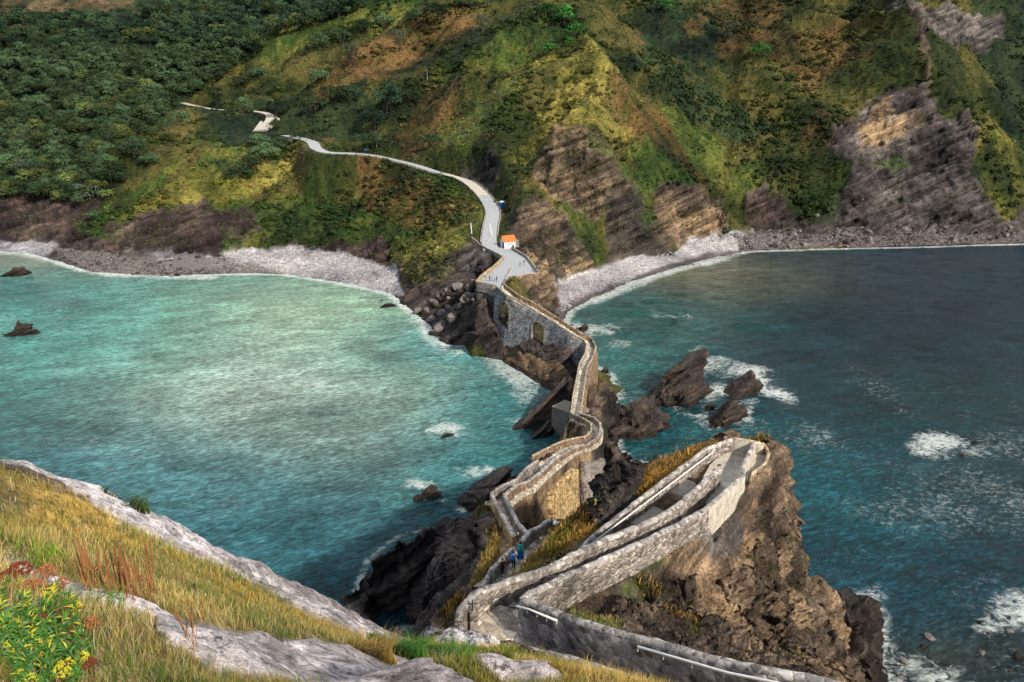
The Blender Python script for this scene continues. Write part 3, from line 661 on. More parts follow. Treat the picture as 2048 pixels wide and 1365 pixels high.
MAINVEG = (Xd, Yd, Zd, C, Rk, beach, inpz, rdd, U, Vv)
#SPLIT2
# ------------------------------------------------------------------ the near headland: foreground hill and the crag with the stairway
W3 = lambda *a: [np.array(p, float) for p in a]
def scl(L, k, zs):
    out = []
    for i, p in enumerate(L):
        kk = k if np.isscalar(k) else k[i]; z = zs if np.isscalar(zs) else zs[i]; out.append(np.array([p[0] * kk, p[1] * kk, z]))
    return out
Ed = LZ((-300, 830, 71.0), (-120, 880, 70.6), (0, 918, 70.2), (60, 936, 70.1), (170, 972, 69.8), (270, 1012, 69.4), (390, 1068, 68.6), (520, 1132, 67.6), (640, 1192, 66.2), (740, 1242, 64.5), (815, 1283, 62.5))
Lip = LZ((-300, 880, 71.6), (0, 955, 71), (150, 1000, 70.5), (240, 1050, 70.0), (350, 1108, 69.3), (480, 1152, 68.4), (620, 1226, 67.0), (760, 1282, 64.9))
Kd = LZ((945, 1266, 50.3), (1000, 1286, 50.6), (1060, 1297, 51.1), (1100, 1304, 51.9), (1180, 1326, 53.1), (1260, 1351, 54.4), (1330, 1378, 55.5), (1450, 1420, 57.0), (1600, 1465, 58.4))
K5 = LZ((965, 1192, 42.2), (1028, 1156, 41.3), (1053, 1121, 40.5), (1069, 1098, 39.9), (1093, 1080, 39.4), (1127, 1054, 38.7))
RG1 = LZ((1545, 905, 44.5), (1565, 975, 40), (1575, 1040, 34.5), (1570, 1085, 28), (1588, 1130, 21), (1628, 1160, 12), (1645, 1205, 7), (1685, 1220, 4), (1722, 1242, 1.2))
CE = off(Cw, -4.0, -2.0); CE[-1] = np.array([*off(Cw, -1.6, 0)[-1][:2], 46.0]); CE[-2] = np.array([*off(Cw, -2.8, 0)[-2][:2], 45.3])
CE = LZ((1140, 1040, 38.2)) + CE + LZ((1500, 869, 46.6), (1530, 868, 46.6))
crest1 = LZ((720, 1165, 3), (745, 1120, 8), (800, 1083, 11), (860, 1058, 10.5), (898, 1052, 7))
crest2 = LZ((985, 1000, 22), (945, 1045, 15), (905, 1062, 9))
near_lines = [Ed, Lip, scl(Ed, 1.07, [p[2] - 3.0 for p in Ed]), scl(Ed, 1.4, [p[2] - 22 for p in Ed]), scl(Ed, 2.0, -6),
    Kd,
    LZ((835, 1292, 58.5), (870, 1268, 54), (905, 1238, 49), (925, 1202, 46), (948, 1168, 42.8), (968, 1132, 41), (985, 1097, 39.5), (980, 1050, 37), (976, 1000, 33.6)),
    LZ((842, 1262, 38), (868, 1225, 28), (900, 1165, 20), (938, 1105, 17), (958, 1045, 14.5)),
    LZ((835, 1240, 0), (775, 1226, 0), (716, 1190, 0), (710, 1172, 0)),
    crest1, scl(crest1, 1.05, [0, 0, 0, 0, 0]), scl(crest1, 1.12, -6),
    crest2, scl(crest2, [1.12, 1.09, 1.05], 0),
    K5,
    flat(A, list(A[:, 2] - 1.9)), off(A, .75, 0) and [np.array([p[0], p[1], p[2] + d]) for p, d in zip(off(A, .75, 0), [-1.9, -1.7, -1.6, -1.8, -2, -2.3, -2.8, -3.3, -3.4])],
    [np.array([p[0], p[1], p[2] + d]) for p, d in zip(off(A2, .6, 0), [-3.4, -2.6, -2.6, -2.4, -1.5])],
    [np.array([p[0], p[1], p[2] - 1.9]) for p in Bw],
    [np.array([p[0], p[1], p[2] - 5.0]) for p in off(Bw, -2.2, 0)[2:5]],
    [np.array([p[0], p[1], p[2] - 1.3]) for p in Cw], off(Cw, -.6, -.8),
    CE, scl(CE, 1.05, [max(p[2] - 14, 8) for p in CE]), 
    [np.array([p[0], p[1], p[2] + d]) for p, d in zip(off(Dw, -.5, 0), [-1.2, -1.0, -1.0, -1.1, -1.2, -1.3, -1.6, -2, -2.2, -2.4])],
    LZ((1534, 884, 46.4), (1540, 902, 46.2), (1530, 927, 45.8), (1506, 945, 45.4), (1500, 975, 45)),
    RG1, scl(RG1, 1.06, [28, 22, 18, 12, 6, -2, -5, -6, -6]), scl(RG1, 1.16, -8),
    LZ((1720, 1262, 0), (1722, 1292, 0), (1712, 1340, 0), (1694, 1372, 0), (1684, 1440, 0), (1680, 1600, 0)),
    LZ((1780, 1262, -6), (1790, 1300, -6), (1780, 1340, -6), (1760, 1400, -6), (1750, 1600, -6)),
    [np.array([p[0], p[1], z]) for p, z in zip(off(R4, 1.6, 0), [32, 27, 20, 15, 12, 10, 9, 8, 8, 7, 6, 4, 3])],
    [np.array([p[0], p[1], z]) for p, z in zip(off(L4b, -1.2, 0), [14, 10, 7, 5, 4, 3, 1, 0, -1, -1.5])],
    [np.array([p[0], p[1], z]) for p, z in zip(off(BR[:4], 1.2, 0), [4, 6, 6, 5])],
    [np.array([p[0], p[1], z]) for p, z in zip(off(BL[:4], -1.2, 0), [-1, 1, 2, 1])],
    LZ((1222, 872, 0), (1250, 915, 0), (1256, 960, 0), (1243, 1010, 0)), LZ((1250, 866, -6), (1290, 915, -6), (1300, 960, -6), (1290, 1010, -6)),
    LZ((1205, 760, 5), (1228, 805, 2.5), (1238, 838, 0)), LZ((1225, 740, -5), (1250, 790, -5), (1262, 830, -6)),
    W3((-9, 100, -4), (-3, 104, -3), (1, 112, -4), (5, 124, -5), (8, 140, -6), (11, 152, -6)),
    W3((24, 168, -6), (14, 172, -6), (8, 160, -6)),
]
near_lines += [[p] for p in LZ((900, 1195, 14), (870, 1235, 22), (800, 1150, 6.5), (850, 1120, 7), (830, 1180, 3), (880, 1100, 8.5), (800, 1205, 1.5),
    (1230, 905, 9), (1235, 955, 7), (1215, 880, 10),
    (1290, 1140, 46.6), (1200, 1180, 47.0), (1400, 1112, 44.2), (1340, 1098, 45.9), (1470, 1100, 42.5), (1500, 1040, 43), (1535, 1000, 42.5), (1532, 1100, 36), (1450, 1160, 40.5), (1520, 1200, 33), (1574, 1200, 24), (1612, 1250, 16), (1400, 1232, 42.5), (1300, 1210, 46),
    (1450, 1262, 43), (1550, 1300, 38), (1620, 1340, 30), (1680, 1300, 15), (1695, 1250, 8), (1350, 1270, 50), (1650, 1372, 36), (1700, 1340, 7),
    (-300, 1000, 72.1), (-300, 1365, 73.2), (0, 1080, 72.3), (0, 1200, 73.0), (0, 1365, 73.35), (150, 1130, 72.1), (300, 1365, 73.1), (300, 1255, 72.4), (300, 1180, 71.6), (450, 1250, 71.7), (450, 1200, 70.6), (600, 1365, 72.4), (600, 1300, 71.2), (600, 1262, 69.8),
    (800, 1365, 70.9), (740, 1318, 69.8), (850, 1330, 67.6), (895, 1308, 62), (900, 1365, 68.6), (1000, 1365, 66), (1000, 1325, 60), (1100, 1365, 62), (1100, 1335, 56.8), (1180, 1358, 57.2), (1180, 1345, 55), (1250, 1385, 58))]
near_lines += [[p] for p in W3((-.8, 1.0, 73.35), (0, 1.1, 73.3), (.8, 1.0, 73.1), (2.2, 2.4, 71.5), (4, 4.5, 67.8), (8, 8, 62), (12, 12, 58.5), (18, 17, 50), (30, 30, 30), (45, 45, 5), (55, 54, -4), (70, 68, -8),
    (-20, 60, -8), (-40, 90, -8), (0, 135, -8), (30, 120, -8), (36, 160, -8), (60, 110, -8), (-6, 1.0 * 180, -8), (36, 185, -8), (8, 78, 7), (14, 92, 3), (-3, 91, 1), (22, 80, -3), (16, 66, 6))]
near_lines += [[np.array([1.12 * math.sin(math.radians(a)), 1.12 * math.cos(math.radians(a)), 73.4 - .012 * max(a, 0)])] for a in range(-66, 67, 12)]
near_lines += LZ and [[p] for p in LZ((-500, 1000, 72.0), (-500, 830, 71.2), (-500, 1365, 73.2), (-500, 1200, 72.8))]
th = np.radians(np.concatenate([np.linspace(-48, -14, 330)[:-1], np.linspace(-14, 37, 900)[:-1], np.linspace(37, 48, 80)])); lr = np.linspace(math.log(1.3), math.log(178), 1250)
G = build_surface(near_lines, th, lr); G = blur(G, 2)
Rr, Zr = adapt(G, th, lr, 1250, .40, lambda r: 1 + 1.3 * (r > 32) * (r < 112))
TT = np.broadcast_to(th, Rr.shape); X = Rr * np.sin(TT); Y = Rr * np.cos(TT)
def mid(a, b, n=24):                       # centre line between two side lines
    a = resample(a, .5); b = resample(b, .5); s = np.linspace(0, 1, n)
    f = lambda q: np.stack([np.interp(s, np.linspace(0, 1, len(q)), q[:, k]) for k in range(3)], 1)
    return f(a), f(b)
def floorline(a, b, dz, n=30):
    p, q = mid(a, b, n); m = (p + q) / 2; m[:, 2] += dz; hw = np.hypot(*(p - q)[:, :2].T).mean() / 2; return m, hw
FL5 = LZ((958, 1192, 41.7), (985, 1172, 41.4), (1012, 1142, 41.0), (1032, 1118, 40.3), (1052, 1095, 39.6), (1078, 1074, 39.0), (1104, 1055, 38.6), (1122, 1048, 38.4))
FL5 = np.array(FL5)
c3, h3 = floorline(L3, R3, -1.1)
R4a = R4[:5]; c4a, h4a = floorline(L4a, R4a, -1.1); c4b, h4b = floorline(L4b[2:], R4[5:], -1.1)
c4 = np.vstack([c4a[:-2], c4b[1:]])
def strip(a, b, dz, maxw=9):                # floor between two wall tops: centre line and half width at every point
    a = resample(a, .5); b = resample(b, .1); cl_ = []; hw_ = []
    for p in a:
        d = np.hypot(*(b[:, :2] - p[:2]).T); k = int(np.argmin(d))
        if d[k] < maxw and 0 < k < len(b) - 1: m_ = (p + b[k]) / 2; m_[2] = min(p[2], b[k][2]) + dz; cl_.append(m_); hw_.append(d[k] / 2)
    return np.array(cl_), np.array(hw_)
cA, hA = strip(A, Bw, -1.35); cD, hD = strip(Dw, np.array(Kd), -1.5)
cC, hC = strip(Cw, Bw, -1.25)
cB, hB = floorline(BL, BR, -1.05, 60)
for c, h in ((FL5, 1.0), (c3, .9), (c4, 1.3), (cA, 1.0), (cD, .6), (cC, 1.5)):
    Zr = carve(X, Y, Zr, c, h + .1, .7, -.25)
land = LZ((945, 1262, 50.0), (1000, 1262, 50.0), (1040, 1262, 50.0)); Zr = carve(X, Y, Zr, land, 1.7, .8, -.2)
plat = LZ((1450, 965, 46.1), (1478, 925, 46.1), (1490, 895, 46.1)); Zr = carve(X, Y, Zr, plat, 1.8, .8, -.2)
ZF = [
    # grass hill in front
    ('straw', [(-400, 800), (900, 1270), (960, 1280), (1100, 1310), (1400, 1400), (1700, 1480), (1700, 3000), (-400, 3000)]),
    ('golden', [(420, 1150), (700, 1240), (820, 1290), (700, 1290), (560, 1240), (430, 1200)], .8),
    ('golden', [(960, 1290), (1250, 1350), (1330, 1400), (1100, 1365), (960, 1320)], .5),
    ('green', [(900, 1262), (1010, 1290), (1100, 1330), (980, 1330), (900, 1300)], .5),
    ('golden', [(0, 960), (160, 1000), (300, 1100), (200, 1110), (60, 1050)], .5),
    ('lichen', [(-400, 790), (0, 905), (170, 965), (400, 1060), (640, 1180), (830, 1290), (760, 1290), (600, 1222), (480, 1150), (350, 1105), (240, 1050), (170, 1000), (90, 962), (0, 935), (-400, 850)]),
    ('lichen', [(290, 1235), (380, 1240), (480, 1270), (640, 1290), (760, 1305), (900, 1345), (1000, 1400), (900, 1420), (420, 1340), (330, 1290)]),
    ('lichen', [(0, 1118), (60, 1135), (200, 1190), (290, 1215), (380, 1245), (340, 1260), (180, 1215), (60, 1165), (0, 1140)], .75),
    ('lichen', [(862, 1285), (900, 1262), (950, 1272), (1000, 1292), (960, 1300), (880, 1300)], .95),
    ('lichen', [(930, 1322), (1010, 1318), (1080, 1340), (1130, 1372), (1000, 1372)], .8),
    # crag
    ('dark', [(690, 1030), (990, 960), (1000, 1100), (985, 1160), (930, 1230), (840, 1300), (690, 1210)]),
    ('green', [(905, 1062), (960, 1010), (985, 1000), (985, 1015), (940, 1050)], .8),
    ('yellow', [(985, 1020), (1000, 1080), (1000, 1110), (930, 1190), (900, 1250), (905, 1220), (950, 1150), (985, 1100)], .6),
    ('fern', [(890, 1220), (930, 1190), (925, 1230), (880, 1265)], .7),
    ('yellow', [(1020, 1155), (1127, 1052), (1200, 1000), (1330, 905), (1440, 868), (1470, 875), (1408, 905), (1213, 1055), (1140, 1100), (1000, 1170)]),
    ('green', [(960, 1185), (1030, 1155), (1060, 1150), (1000, 1185)]),
    ('golden', [(1060, 1130), (1130, 1060), (1250, 970), (1400, 890), (1440, 880), (1213, 1050), (1100, 1120)], .7),
    ('green', [(1030, 1150), (1127, 1055), (1190, 1030), (1150, 1085), (1060, 1150)], .55),
    ('yellow', [(1430, 868), (1530, 860), (1555, 900), (1530, 900), (1500, 880)], .7),
    ('green', [(1100, 1205), (1180, 1225), (1250, 1250), (1240, 1270), (1110, 1235)], .7),
    ('green', [(1240, 1140), (1330, 1095), (1360, 1110), (1280, 1160)], .6),
    ('green', [(1260, 1150), (1400, 1190), (1420, 1290), (1300, 1260), (1240, 1200)], .3),
    ('tan', [(1330, 1110), (1390, 1085), (1490, 1110), (1440, 1120), (1360, 1130)], .9),
    ('scree', [(1410, 1030), (1460, 1010), (1500, 1060), (1480, 1110), (1400, 1110)], .8),
    ('yellow', [(1600, 1130), (1650, 1135), (1650, 1160), (1610, 1155)], .8),
    ('dark', [(1655, 1200), (1760, 1215), (1760, 1380), (1715, 1380), (1700, 1260)], .85),
    ('dark', [(1180, 860), (1290, 860), (1270, 1040), (1190, 1060), (1190, 960)]),
    ('green', [(1188, 850), (1215, 850), (1225, 880), (1200, 885)], .7),
    ('tan', [(1170, 660), (1215, 720), (1225, 800), (1200, 800), (1185, 760)], .7),
    ('dark', [(1200, 780), (1240, 790), (1260, 870), (1210, 870)]),
]
C, Rk, U, Vv = paint(X, Y, Zr, ZF, 'crag', 16, .8)
hill = (Y < 22) & (U < 1350) & (Vv > 900)
walk = np.minimum.reduce([linedist(X, Y, np.array(q), 6) for q in (FL5, c3, c4, cA, cD, cC, np.array(land), np.array(plat), A, A2, Bw, Cw, Dw, L3, R3, R4, np.array(Kd), P5L, np.array(K5))])
calm = sm(.7, 2.0, walk) * sm(1.2, 6.5, linedist(X, Y, FL5, 8)) * sm(.8, 4, linedist(X, Y, np.array(land), 6))
dist = np.hypot(X, Y)
amp = calm * sm(2, 40, dist)
Z1 = Zr + amp * (1.0 * fbm(X / 6, Y / 6, Zr / 6, 4, 61)) * (1 - .6 * (1 - Rk)) + (.05 + .12 * sm(3, 30, dist)) * fbm(X / .5, Y / .5, Zr / .5, 4, 66) * sm(.5, 1.5, walk)
nx, ny, nz_ = normals(X, Y, Z1)
st = strata(X, Y, Z1, .8, 3); cr = ridged(X / 4.5, Y / 4.5, Z1 / 4.5, 5, 41); cr2 = fbm(X / 1.1, Y / 1.1, Z1 / 1.1, 4, 47, .6)
darkm = sm(980, 940, U) * (Y > 30)
slope = np.clip(1 - nz_, 0, 1)
am = calm * sm(10, 45, dist) * Rk
cr3 = ridged(X / 1.6, Y / 1.6, Z1 / 1.6, 4, 58)
b1, sh1 = blocks(X, Y, Z1, 1.25, 3.4, 3, .8); b2, sh2 = blocks(X, Y, Z1, .42, 1.1, 9, .8); b3, sh3 = blocks(X, Y, Z1, 1.5, 26, 21, .2, NS2); b1 = b1 * (1 - darkm) + b3 * darkm * 1.5; sh1 = sh1 * (1 - darkm) + sh3 * darkm
dsp = am * (b1 * (.75 + .5 * darkm) + b2 * .42 + (cr - .3) * 2.2 * (1 - .8 * darkm) + (cr3 - .3) * 1.05 * (1 - .8 * darkm) + cr2 * .45 * (1 - .6 * darkm))
lipm = Rk * (dist < 25) * sm(.6, 2, walk); dsp = dsp + lipm * .10 * (ridged(X / .9, Y / .9, Z1 / .9, 5, 53) - .2)
Xd = X + nx * dsp; Yd = Y + ny * dsp; Zd = Z1 + nz_ * dsp
band = np.clip(1 + .3 * sh1 + .3 * sh2 + 1.15 * fbm(X / 1.6, Y / 1.6, Z1 / 1.6, 6, 19, .8), .18, 2.3)[..., None]
C = C * (1 - (Rk * (dist > 25))[..., None] * (1 - band))
lim = np.clip(1.05 + 1.6 * np.minimum(fbm(X / .5, Y / .5, Z1 / .5, 6, 23, .75) + .12, .15), .12, 1.4)[..., None]
C = C * (1 - (Rk * (dist < 25))[..., None] * (1 - lim))
C = C * (.35 + .65 * sm(.6, 2.4, Zd + .8 * fbm(X / 3, Y / 3, Z1 / 3, 2, 3)))[..., None]
V = np.stack([Xd, Yd, Zd], -1).reshape(-1, 3)
Fq = gridfaces(*X.shape, keep=(Zd > -2.0))
V, Fq, Cc, Rc = compact(V, Fq, C.reshape(-1, 3), Rk.reshape(-1))
nl = link('headland_terrain', fastmesh('headland_terrain', V, Fq, True, Cc, {'Rock': Rc}, [M['near']])); tag(nl, kind='structure')
print('near', len(V))
GN = Ground(X, Y, Z1, th)
NEAR = (Xd, Yd, Zd, C, Rk, U, Vv, dist, walk)
#SPLIT3
# ------------------------------------------------------------------ walls, paths, causeway
def sweep(P, thick, dl, dr, step=.5, ncol=None, rough=.05, batter=.04, jit=.05, seed=0):
    """masonry wall along the top line P; dl/dr = how far its left/right face reaches down"""
    n0 = len(P); P = np.asarray(P, float); ex = np.stack([np.broadcast_to(dl, n0), np.broadcast_to(dr, n0)], 1).astype(float)
    Q = resample(np.hstack([P, ex]), step); n = side(Q[:, :3]); N_ = len(Q)
    h = thick / 2; rows = []
    m = max(2, int(max(Q[:, 3].max(), Q[:, 4].max()) / .6))
    fr = np.linspace(1, 0, m)
    for f in fr: rows.append((-h, -(.14 + f * (Q[:, 3] - .14)), f * Q[:, 3]))
    for a, z in ((-h * .72, -.04), (0, 0.0), (h * .72, -.04)): rows.append((a, np.full(N_, z), 0 * Q[:, 3]))
    for f in fr[::-1]: rows.append((h, -(.14 + f * (Q[:, 4] - .14)), f * Q[:, 4]))
    V = []
    for a, z, dep in rows:
        o = a + np.sign(a) * batter * dep
        V.append(np.stack([Q[:, 0] + n[:, 0] * o, Q[:, 1] + n[:, 1] * o, Q[:, 2] + z], 1))
    V = np.stack(V, 1); x, y, z = V[..., 0], V[..., 1], V[..., 2]
    d = np.stack([vnoise(x * 1.1, y * 1.1, z * 1.1, seed + k) + .6 * vnoise(x * 3.1, y * 3.1, z * 3.1, seed + 9 + k) for k in range(3)], -1)
    V = V + d * jit
    K = len(rows); Fc = []; mi = []
    for i in range(N_ - 1):
        for k in range(K - 1):
            Fc.append([i * K + k, (i + 1) * K + k, (i + 1) * K + k + 1, i * K + k + 1]); mi.append(1 if m - 1 <= k <= m + 2 - 0 and (k < m + 3) else 0)
    Fc.append(list(range(K))); mi.append(0); Fc.append(list(range((N_ - 1) * K, N_ * K))[::-1]); mi.append(0)
    return V.reshape(-1, 3), Fc, mi
def wall(name, P, thick, dl, dr, mat, cap, parent=None, label=None, cat='wall', group=None, **k):
    V, Fc, mi = sweep(P, thick, dl, dr, **k)
    loc = np.array(parent.location) if parent is not None else np.array([V[:, 0].mean(), V[:, 1].mean(), V[:, 2].min()])
    o = link(name, fastmesh(name, V - loc, Fc, True, mats=[mat, cap], midx=mi), parent, None if parent is not None else loc)
    return tag(o, label, cat, group) if label else o
def ribbon(C, hw, dz=0.0, steps=False, rise=.17, step=.6):
    C = np.asarray(C, float); Q = resample(np.hstack([C, np.full((len(C), 1), 1.0) * np.reshape(np.broadcast_to(hw, len(C)), (-1, 1))]), .12 if steps else step); n = side(Q[:, :3])
    rows = []
    if steps:
        q = np.floor(Q[:, 2] / rise) * rise
        for i in range(len(Q)):
            if i and abs(q[i] - q[i - 1]) > 1e-6: rows.append((i, q[i - 1]))
            if i == 0 or i == len(Q) - 1 or abs(q[i] - q[i - 1]) > 1e-6: rows.append((i, q[i]))
    else: rows = [(i, Q[i, 2]) for i in range(len(Q))]
    V = []
    for i, z in rows:
        for a in (-1, 1): V.append([Q[i, 0] + a * n[i, 0] * Q[i, 3], Q[i, 1] + a * n[i, 1] * Q[i, 3], z + dz])
    Fc = [[2 * i, 2 * i + 1, 2 * i + 3, 2 * i + 2] for i in range(len(rows) - 1)]
    return np.array(V), Fc
def skirt(V, Fc, depth):                 # gives a ribbon sides so it is a slab, not a sheet
    n = len(V); V2 = V.copy(); V2[:, 2] -= depth; F2 = [list(f) for f in Fc]
    for i in range(0, n - 2, 2):
        F2.append([i, i + 2, i + 2 + n, i + n]); F2.append([i + 1, i + 1 + n, i + 3 + n, i + 3])
    F2.append([0, n, n + 1, 1]); F2.append([n - 2, n - 1, 2 * n - 1, 2 * n - 2])
    return np.vstack([V, V2]), F2
def slab(name, C, hw, mat, dz=0, steps=False, depth=.5, rise=.17, parent=None, kind='structure'):
    V, Fc = skirt(*ribbon(C, hw, dz, steps, rise), depth); o = part(name, V, Fc, mat, parent)
    if parent is None: tag(o, kind=kind)
    return o
# paths (structure)
slab('road', RDw, 2.9, M['asphalt'], .05); slab('road', RD2w, 2.6, M['dirtroad'], .05)
slab('road', RDw[int(len(RDw) * .26):int(len(RDw) * .40)], 2.6, M['dirtroad'], .06, depth=.3)
lay = W3(); 
for L_, nm in ((resample(LZ((541, 240, 0) , (528, 262, 0)), 1), ''),): pass
tri = [GM.hit(u, v) for u, v in ((552, 236), (560, 240), (535, 262), (508, 262), (520, 246))]
if all(t is not None for t in tri):
    V = np.array(tri); V[:, 2] += .5; V = np.vstack([V, V - [0, 0, 1.2]]); n_ = 5
    o = part('layby', V, [[4, 3, 2, 1, 0], [5, 6, 7, 8, 9]] + [[i, (i + 1) % 5, (i + 1) % 5 + 5, i + 5] for i in range(5)], M['dirtroad']); tag(o, kind='structure')
# verges: pale kerb walls along the lower road
rk1 = RDw[2:int(len(RDw) * .60)]
nr = side(rk1)
for sgn, a, b, nm in ((-1, 3, None, 'left'), (1, 6, int(len(RDw) * .34), 'right')):
    L_ = rk1[a:b].copy(); L_[:, :2] += sgn * nr[a:b] * 3.2; L_[:, 2] += .55
    lab = 'low pale roadside kerb wall on the seaward edge of the winding road' if sgn < 0 else 'low pale kerb wall on the uphill side of the road above the white house'
    wall('kerb_wall', L_, .35, .9, .9, M['coping'], M['coping'], None, lab, 'kerb wall', step=1.5, jit=.04)
pzV = [tuple(p[:2]) for p in list(PWL) + list(PWL2) + list(PWB) + [BL[-1], BR[-1]] + list(PWR2)[::-1] + list(PWR)[::-1] + [RDw[2]]]
n_ = len(pzV); V = np.array([[x, y, 20.03] for x, y in pzV] + [[x, y, 19.5] for x, y in pzV])
o = part('plaza', V, [list(range(n_)), list(range(n_, 2 * n_))[::-1]] + [[i, (i + 1) % n_, (i + 1) % n_ + n_, i + n_] for i in range(n_)], M['asphalt']); tag(o, kind='structure')
slab('path', FL5, 1.05, M['paving'], 0, True); slab('path', c3, h3 + .1, M['paving'], 0, True)
slab('path', c4, np.linspace(h4a, h4b, len(c4)) + .15, M['paving'], 0, True)
slab('path', cA, hA - .1, M['concrete'], 0, True); slab('path', cC, hC - .1, M['concrete'], 0, True, rise=.36); slab('stairway', cD[1:], np.maximum(hD[1:] - .05, .35), M['paving'], 0, True)
def pad(name, pts, mat, depth=1.0):
    V = np.array(pts, float); n = len(V); V = np.vstack([V, V - [0, 0, depth]])
    o = part(name, V, [list(range(n)), list(range(n, 2 * n))[::-1]] + [[i, (i + 1) % n, (i + 1) % n + n, i + n] for i in range(n)], mat); return tag(o, kind='structure')
pad('landing', LZ((925, 1225, 50.0), (960, 1200, 50.02), (1044, 1222, 50.03), (1062, 1262, 50.03), (1075, 1296, 50.02), (1000, 1292, 50.0), (945, 1268, 50.0)), M['paving'])
pad('viewing_platform', LZ((1412, 1010, 46.1), (1395, 975, 46.1), (1420, 930, 46.1), (1460, 892, 46.1), (1508, 896, 46.1), (1488, 945, 46.1), (1486, 960, 46.1), (1440, 1000, 46.1)), M['concrete'])
pad('lookout', LZ((1512, 900, 46.2), (1532, 905, 46.2), (1532, 925, 46.2), (1500, 945, 46.2), (1494, 965, 46.2), (1492, 950, 46.2)), M['concrete'])

# walls of the near headland
wall('wall', A, .42, 1.6, [2.1, 2.0, 2.0, 2.2, 2.6, 3.0, 3.4, 3.9, 4.1], M['stone'], M['coping'], None, 'long rough stone wall with rounded top on the outer right side of the descending walkway', jit=.07, step=.35)
wall('parapet', A2, .35, 1.6, [2.7, 2.6, 2.8, 2.6, 1.8], M['concrete'], M['coping'], None, 'smooth cream rendered parapet with pale flat top round the viewing platform', 'parapet', jit=.015, step=.35)
wall('wall', Bw, .46, 2.0, 1.7, M['stone'], M['coping'], None, 'long rough stone wall with rounded top dividing the two parallel walkways', jit=.07, step=.35)
wall('wall', Cw, .38, 1.4, 2.4, M['stone'], M['coping'], None, 'grey stone wall with a white handrail beside the golden grass bank', jit=.06, step=.35)
wall('parapet', Cf, .3, 1.6, 1.6, M['concrete'], M['coping_warm'], None, 'short thin parapet across the far tip of the viewing platform', 'parapet', jit=.02, step=.35)
wall('wall', LZ((1528, 887, 47.0), (1538, 903, 46.9), (1531, 924, 46.8), (1506, 943, 46.7), (1499, 962, 46.5)), .25, 1.2, 1.2, M['stone_brown'], M['coping_warm'], None, 'thin curved reddish stone rim at the cliff edge beyond the platform', jit=.05, step=.3)
wall('wall', Dw, .42, [1.3] * 10, [2.1, 2.1, 2.1, 2.0, 1.9, 1.8, 1.8, 1.8, 1.8, 1.8], M['stone_lilac'], M['coping'], None, 'tall grey weathered wall with white handrail beside the lowest flight of stairs', jit=.06, step=.35)
wall('kerb_wall', np.array(Kd), .38, .7, .7, M['stone'], M['coping'], None, 'low stone kerb between the stairs and the yellow grass bank', 'kerb wall', jit=.06, step=.35)
wall('wall', P5L, .4, 2.4, 1.3, M['stone_grey'], M['coping'], None, 'short stone wall on the sea side of the path where three walkers descend', jit=.06, step=.3)
wall('wall', W4, .5, 1.4, 1.5, M['stone'], M['coping'], None, 'short stone wall stub beyond the three walkers with a rounded end', jit=.06, step=.3)
wall('wall', W4b, .4, 1.0, 1.0, M['stone'], M['coping'], None, 'tiny stone stub beside the wall end at the foot of the masonry tower', jit=.06, step=.3)
K5a = np.array(K5); K5a[:, 2] -= .15
wall('kerb_wall', K5a, .3, .5, .5, M['stone'], M['coping'], None, 'low kerb along the golden grass side of the walkers path', 'kerb wall', jit=.04, step=.3)
wall('wall', L3, .42, [7, 6, 5, 3], 1.3, M['stone_gold'], M['coping'], None, 'ochre stained wall on the sea side of the straight narrow stair flight', jit=.06, step=.35)
wall('wall', R3, .4, 1.3, [5, 3, 2.2, 1.8], M['stone'], M['coping'], None, 'stone wall on the inner side of the straight narrow stair flight', jit=.05, step=.35)
wall('wall', L4a, .42, 7, 1.3, M['stone'], M['coping'], None, 'pale grey wall on the sea side of the bent stairs left of the masonry tower', jit=.05, step=.35)
wall('wall', L4b, .38, [11, 11, 11, 12, 12, 13, 12, 12.5, 11.5, 11], 1.3, M['stone_brown'], M['coping_warm'], None, 'warm brown wall on the sea side of the curving steps down to the causeway', jit=.05, step=.35)
# the masonry tower below the bent stairs: wall top, faces and buttress
tw = empty('retaining_tower', R4[4] - [0, 0, 17], 'massive rubble retaining wall with yellow face carrying the bent stairs', 'retaining wall')
wall('wall_face', R4, .5, 1.3, [6, 9, 13, 16, 16, 15, 14.5, 13, 11, 9.5, 8, 7.5, 7], M['stone_brown'], M['coping'], tw, jit=.09, step=.4, batter=.07)
bt = R4[3:9].copy(); bn = side(bt); bt[:, :2] += bn * .95; bt[:, 2] -= [3.3, 3.0, 2.8, 2.6, 3.2, 4]
wall('buttress', bt[0:3], 1.6, 3, [13, 14, 13], M['stone_gold'], M['stone_gold'], tw, jit=.16, step=.5, batter=.06)
wall('buttress', bt[3:6], 1.4, 3, [12, 11, 10], M['stone'], M['stone'], tw, jit=.16, step=.5, batter=.06)

# the causeway bridge
br = empty('stone_bridge', np.array([(BL[5][0] + BR[5][0]) / 2, (BL[5][1] + BR[5][1]) / 2, 3.0]), 'grey stone causeway bridge with two arches zigzagging across the water', 'bridge')
slab('deck', cB, hB + .12, M['paving'], 0, False, 1.5, parent=br)
wall('parapet', BR, .34, 1.3, 1.6, M['stone_brown'], M['coping_warm'], br, jit=.04, step=.8)
o = wall('parapet', BL, .34, 1.5, 1.3, M['stone_grey'], M['coping_warm'], br, jit=.04, step=.8)
BRs = BR.copy(); BRs[:, 2] -= 1.2
wall('side_wall', BRs, .9, 1.0, [11, 8, 7, 7, 8, 9, 10, 12, 14, 13, 8, 4], M['stone_brown'], M['stone_brown'], br, jit=.12, step=.8, batter=.09)
